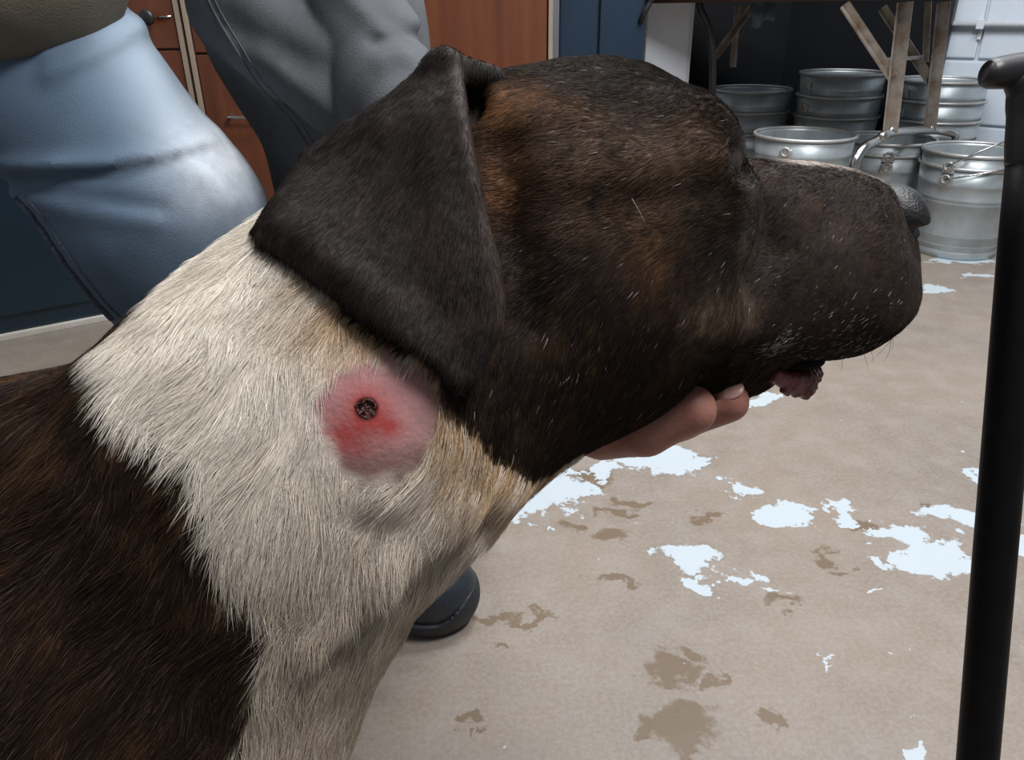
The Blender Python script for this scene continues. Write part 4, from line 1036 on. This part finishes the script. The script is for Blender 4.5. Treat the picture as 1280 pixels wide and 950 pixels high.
def bodyA(P):
    f = chain(P, [A_hip, A_knee, A_ank], [.080, .056, .034], .03)
    f = smin(f, chain(P, [A_h2, A_k2, A_a2], [.085, .060, .040], .03), .03)
    f = smin(f, chain(P, [A_pel, A_ch], [.125, .135], .03), .05)
    f = smin(f, cap(P, A_sh[0], A_sh[1], .06, .06), .05)
    f = smin(f, cap(P, (A_sh[0]+A_sh[1])/2, A_hd, .055, .052), .03)
    for i in (0, 1):
        f = smin(f, chain(P, [A_sh[i], A_el[i], A_wr[i]], [.048, .038, .027], .02), .02)
        p, fs, th = A_hands[i]; f = smin(f, hand_sdf(P, A_wr[i], p, fs, th), .01)
    f = smin(f, cap(P, A_ank, kw(-.13, .766, .032), .026, .024), .02)
    f = smin(f, cap(P, A_a2, kw(-.98, .86, .035), .035, .028), .02)
    return smin(f, head_sdf(P, A_hd, np.array([.5, -.75, -.45]) @ RB.T, np.array([.1, -.2, 1]) @ RB.T), .02)
def ridge(P, pts, d0, w, amp):
    """cloth fold along a line given on the side the cloth is seen from"""
    x, y = 640+FPX*P[:, 0]/np.maximum(P[:, 2], .2), 475-FPX*P[:, 1]/np.maximum(P[:, 2], .2); best = np.full(len(P), 1e9, np.float32)
    k = FPX/d0
    for a, b in zip(pts, pts[1:]):
        ex, ey = b[0]-a[0], b[1]-a[1]; t = np.clip(((x-a[0])*ex+(y-a[1])*ey)/(ex*ex+ey*ey), 0, 1); best = np.minimum(best, np.hypot(x-a[0]-ex*t, y-a[1]-ey*t)/k)
    return amp*np.exp(-(best/w)**2)*(P[:, 2] < d0+.12)
def jeansA(P):
    f = chain(P, [A_hip, A_knee, A_ank+np.array([0, .03, 0])], [.1145, .0930, .072], .04)
    f = smin(f, chain(P, [A_h2, A_k2, A_a2], [.125, .095, .075], .04), .03)
    f = smin(f, ell(P, A_pel, (.155, .13, .135)), .05)
    f = smax(f, -(P-kw(0, 0, .085).astype(P.dtype)) @ (np.array([0, 0, 1.0]) @ RB.T).astype(P.dtype), .006)
    f = f-ridge(P, [(-20, 212), (120, 206), (205, 194), (262, 172)], .70, .010, .007)+ridge(P, [(-20, 228), (130, 220), (250, 192)], .70, .008, .005)
    f = f-ridge(P, [(60, 70), (110, 48), (172, 26)], .70, .009, .005)-ridge(P, [(60, 92), (120, 66), (178, 36)], .70, .009, .005)
    f = f+ridge(P, [(0, 225), (60, 240), (130, 250), (200, 262)], .70, .008, .004)-ridge(P, [(0, 238), (90, 262), (190, 276)], .70, .012, .003)
    f = f-ridge(P, [(235, 205), (290, 250)], .70, .014, .004)
    f = f-.0016*(fbm(P, 22, 5, 2).astype(P.dtype)-.5)*2
    return f
def shirtA(P):
    f = chain(P, [A_pel+np.array([.02, .03, -.02]), A_ch], [.150, .155], .03)
    f = smin(f, ell(P, sk(-12, -86, .69), (.121, .127, .11)), .03)
    f = smin(f, cap(P, A_sh[0], A_sh[1], .078, .078), .05)
    for i in (0, 1): f = smin(f, chain(P, [A_sh[i], A_el[i]], [.068, .058], .02), .03)
    return f-.004*(fbm(P, 14, 9, 2).astype(P.dtype)-.5)*2
def build(name, F, pts, pad, h, m, parent, org, sub=1):
    pts = np.array(pts); v, q = nets(F, pts.min(0)-pad, pts.max(0)+pad, h, sub=sub, coarse=4)
    return from_arr(name, c2w(v)-org, q, m, parent), v
OA = np.array([-.45, .85, 0.0])
pa = empty('person', OA); tag(pa, 'person in pale blue jeans and olive tan shirt standing behind the dog, dark boots', 'person')
allA = [A_hip, A_knee, A_ank, A_pel, A_h2, A_k2, A_a2, A_ch, A_hd, *A_sh, *A_el, *A_wr, kw(-.1, .755, .02), kw(-.98, .86, .02)]
build('body', bodyA, allA, .17, .012, M['skin'], pa, OA)
jo, jv = build('jeans', jeansA, [A_hip, A_knee, A_ank, A_h2, A_k2, A_a2, A_pel], .17, .010, None, pa, OA)
jm = coat_mat('worn_lit_denim', .85, .12, bump=(700, .35)); jo.data.materials.append(jm)
jx, jy = 640+FPX*jv[:, 0]/np.maximum(jv[:, 2], .3), 475-FPX*jv[:, 1]/np.maximum(jv[:, 2], .3)
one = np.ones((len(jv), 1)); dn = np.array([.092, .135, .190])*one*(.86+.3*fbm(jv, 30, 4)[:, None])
kn = np.exp(-(np.hypot((jx-285)/70, (jy-195)/70))**2)[:, None]*(jv[:, 2] < 1.0)[:, None]; fr_ = kn*(.55+.6*fbm(jv, 130, 8)[:, None])  # knee: frayed wear, whitened further by strong light painted in
th_ = np.exp(-(np.hypot(((jx-205)*.8-(jy-95)*.6)/55, ((jx-205)*.6+(jy-95)*.8)/130))**2)[:, None]*.7*(jv[:, 2] < 1.0)[:, None]  # thigh: wear plus the bright light on the right edge, as colour
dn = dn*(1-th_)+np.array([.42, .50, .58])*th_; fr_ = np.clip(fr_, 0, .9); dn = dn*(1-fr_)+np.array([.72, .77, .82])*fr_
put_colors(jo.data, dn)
build('shirt', shirtA, [A_pel, A_ch, *A_sh, *A_el, sk(-14, -100, .69)], .19, .012, M['tan_shirt'], pa, OA)
def on_surface(F, px, out=.001, lo=.35, hi=1.4):
    d = near_depth(F, [p[0] for p in px], [p[1] for p in px], lo, hi, 1000); return [K(p[0], p[1], dd-out) for p, dd in zip(px, d) if not np.isnan(dd)]
def seam(F, px, name, m, parent, org, r=.0022, out=.0005):
    ps = on_surface(F, [tuple(p) for p in spline([(a, b, 0) for a, b in px], 8)], out)
    ps = [(p[0], p[1], p[2]) if len(p) == 3 else p for p in ps]
    bm = bmesh.new(); tube(bm, [c2w(p)-org for p in ps], r, 8); return from_bm(name, bm, m, parent, True)
edge = []
for yy in range(248, 400, 10):
    xs = np.arange(-20, 330, 2.0); dd = near_depth(jeansA, xs, np.full(len(xs), float(yy)), .5, 1.3, 160); ok = np.where(~np.isnan(dd))[0]
    if len(ok): edge.append((xs[ok[0]]+5, yy))
if len(edge) > 3:
    seam(jeansA, edge, 'side_seam', M['denim_seam'], pa, OA, .0040); 
    seam(jeansA, [(x+11, y) for x, y in edge], 'side_seam', M['denim_seam'], pa, OA, .0016)
hc = A_hd
build('hair', lambda P: smax(head_sdf(P, A_hd, np.array([.5, -.75, -.45]) @ RB.T, np.array([.1, -.2, 1]) @ RB.T)-.008, -ell(P, A_hd+np.array([.06, -.09, -.075]) @ RB.T, (.105, .105, .105)), .01), [A_hd], .13, .010, M['hair'], pa, OA)
def boot(parent, org, toe, ang_, label=None):
    ca, sa = math.cos(ang_), math.sin(ang_)
    def loc_(P):
        w = P @ RB.astype(P.dtype)+np.array([0, 0, CAM_H], P.dtype)-np.array(toe, P.dtype)
        return np.stack([w[:, 0]*ca+w[:, 1]*sa, -w[:, 0]*sa+w[:, 1]*ca, w[:, 2]], 1)
    def up_(P):
        q = loc_(P)
        f = ell(q, (-.058, 0, .046), (.056, .049, .050)); f = smin(f, cap(q, (-.075, 0, .048), (-.23, 0, .050), .045, .040), .02)
        f = smin(f, cap(q, (-.12, 0, .075), (-.19, 0, .10), .040, .042), .03); f = smin(f, cap(q, (-.205, 0, .09), (-.205, 0, .22), .046, .052), .03)
        f = f-.0014*np.exp(-((q[:, 0]+.085+.02*np.abs(q[:, 1])/.04)/.004)**2)
        return smax(f, .012-q[:, 2], .004)
    def sole_(P):
        q = loc_(P)
        f = ell(q, (-.060, 0, .040), (.0605, .0535, .055)); f = smin(f, cap(q, (-.075, 0, .040), (-.235, 0, .040), .048, .044), .02)
        hgt = .030+.034*sstep(-.05, 0.002, q[:, 0])+.0*q[:, 1]
        f = smax(smax(f, q[:, 2]-hgt, .004), -q[:, 2]+.0, .003)
        for k in range(8): f = smax(f, -cap(q, (-.035-.026*k, -.07, .0), (-.035-.026*k, .07, .0), .005, .005), .001)
        return f
    c = np.array([toe[0]-.13*ca, toe[1]-.13*sa, .10]); cc_ = w2c(c)
    rt = bpy.data.objects.new('boot', None); link(rt, parent)
    build('upper', up_, [cc_], .24, .0055, M['boot'], rt, org); build('sole', sole_, [cc_], .24, .0055, M['boot_sole'], rt, org)
boot(pa, OA, (TOE[0], TOE[1], 0), -.06); boot(pa, OA, (-.96, .80, 0), -1.1)

# ---- person in grey sweatshirt kneeling behind the dog, one hand under its chin
Bt = [sk(358, -150, .89), sk(396, 30, .89), sk(470, 255, .89), sk(500, 425, .90)]
B_kn = [kw(-.11, .95, .075), kw(-.30, 1.06, .075)]; B_ft = [kw(-.28, 1.27, .06), kw(-.46, 1.38, .06)]
B_sh = [sk(372, -175, .81), sk(300, -190, 1.0)]; B_el = [sk(488, 120, .70), sk(430, 120, .97)]; B_wr = [sk(742, 470, .480), sk(500, 330, .88)]
B_hd = (B_sh[0]+B_sh[1])/2+np.array([.03, .02, .27]) @ RB.T
palm = sk(752, 520, .462)
FING = [([sk(752, 543, .440), sk(806, 535, .407), sk(864, 512, .398)], .0148),          # index, near the camera
        ([sk(790, 545, .452), sk(848, 522, .428), sk(910, 502, .412)], .0128),          # thumb side tip that shows its nail
        ([sk(775, 540, .470), sk(830, 520, .470), sk(868, 500, .462)], .0105),
        ([sk(770, 535, .482), sk(815, 515, .492), sk(850, 492, .488)], .0100),
        ([sk(760, 528, .492), sk(795, 505, .508), sk(820, 480, .505)], .0088)]
h2b = simple_hand(B_wr[1], (.4, -.6, -.5))
def bodyB(P):
    f = chain(P, Bt, [.095, .082, .070, .090], .04)
    for i in (0, 1):
        f = smin(f, chain(P, [Bt[3], B_kn[i], B_ft[i]], [.080, .050, .034], .03), .03)
        f = smin(f, chain(P, [B_sh[i], B_el[i], B_wr[i]], [.040, .032, .023], .02), .02)
        fd = np.array([-.10, .10, 0]) @ RB.T; f = smin(f, cap(P, B_ft[i], B_ft[i]+fd*.9, .034, .026), .02)
    f = smin(f, cap(P, B_sh[0], B_sh[1], .055, .055), .04); f = smin(f, cap(P, (B_sh[0]+B_sh[1])/2, B_hd, .05, .05), .03)
    f = smin(f, hand_sdf(P, B_wr[1], h2b[0], h2b[1], h2b[2]), .01)
    g = cap(P, B_wr[0], palm, .023, .026)
    for pts, r in FING: g = smin(g, chain(P, pts, [r, r*.98, r*.88], .004), .005)
    f = smin(f, g, .008)
    return smin(f, head_sdf(P, B_hd, np.array([.5, -.7, -.5]) @ RB.T, np.array([.2, -.3, 1]) @ RB.T), .02)
def sweat(P):
    f = chain(P, Bt[:3]+[Bt[3]], [.130, .115, .096, .102], .05)
    f = smin(f, cap(P, B_sh[0], B_sh[1], .070, .075), .05)
    f = smin(f, chain(P, [B_sh[1], B_el[1], B_wr[1]], [.062, .052, .040], .02), .02)
    f = smin(f, chain(P, [sk(300, 5, .79), sk(352, 48, .76), sk(430, 104, .735), sk(515, 150, .72)], [.053, .048, .046, .043], .02), .035)
    f = f+ridge(P, [(285, 28), (340, 58), (400, 84), (460, 112)], .78, .016, .006)
    f = f-ridge(P, [(330, 70), (372, 112), (425, 155)], .78, .014, .006)+ridge(P, [(300, 100), (330, 165), (360, 230)], .78, .02, .003)
    f = f-ridge(P, [(275, 30), (300, 80), (345, 120)], .78, .013, .004)
    sl = chain(P, [B_sh[0], B_el[0], B_el[0]+(B_wr[0]-B_el[0])*.72], [.053, .0435, .036], .02)
    sl = sl-ridge(P, [(500, 18), (530, 28)], .62, .010, .006)+ridge(P, [(470, 52), (540, 46)], .62, .007, .004)-ridge(P, [(480, 72), (520, 66)], .62, .012, .003)-ridge(P, [(420, -20), (470, 30), (530, 85)], .62, .009, .004)
    f = smin(f, sl, .003)
    return f-.0018*(fbm(P, 20, 15, 2).astype(P.dtype)-.5)*2
def pantsB(P):
    f = None
    for i in (0, 1):
        g = chain(P, [Bt[3], B_kn[i], B_ft[i]], [.100, .068, .052], .03); f = g if f is None else smin(f, g, .03)
    return f
OB = np.array([-.2, .95, 0.0])
pb = empty('person', OB); tag(pb, 'person in grey sweatshirt crouching close behind the dog, hand cupped under its chin', 'person')
allB = [*Bt, *B_kn, *B_ft, *B_sh, *B_el, *B_wr, B_hd, palm, sk(920, 500, .41)]
build('body', bodyB, allB, .13, .0064, M['skin'], pb, OB)
build('sweatshirt', sweat, [*Bt, *B_sh, *B_el, *B_wr], .14, .008, M['grey_fleece'], pb, OB)
build('sweatpants', pantsB, [Bt[3], *B_kn, *B_ft], .12, .012, M['grey_fleece'], pb, OB)
sp = [(258, -6), (275, 28), (298, 66), (322, 104), (348, 132), (368, 156), (386, 184)]
seam(sweat, sp, 'shirt_seam', M['grey_seam'], pb, OB, .0014, .0003); seam(sweat, [(x+6, y-4) for x, y in sp], 'shirt_seam', M['grey_seam'], pb, OB, .0010, .0003)
# nail on the finger tip that shows beyond the jaw
def nailF(P):
    t = nrm(np.array([[.78, .22, -.25]]))[0]; nn_ = np.array([.25, .62, -.74]); nn_ = nn_-t*(t @ nn_); nn_ /= np.linalg.norm(nn_); R = np.stack([t, nn_, np.cross(t, nn_)])
    l = (P-np.asarray(FING[1][0][2]+t*.0025+nn_*.0092, P.dtype)) @ R.T.astype(P.dtype); return ell(l, (0, 0, 0), (.0078, .0020, .0060))
build('fingernail', nailF, [FING[1][0][2]], .02, .0012, M['nail'], pb, OB)
build('hair', lambda P: smax(head_sdf(P, B_hd, np.array([.5, -.7, -.5]) @ RB.T, np.array([.2, -.3, 1]) @ RB.T)-.009, -ell(P, B_hd+np.array([.06, -.085, -.08]) @ RB.T, (.105, .105, .105)), .01), [B_hd], .13, .010, M['hair'], pb, OB)
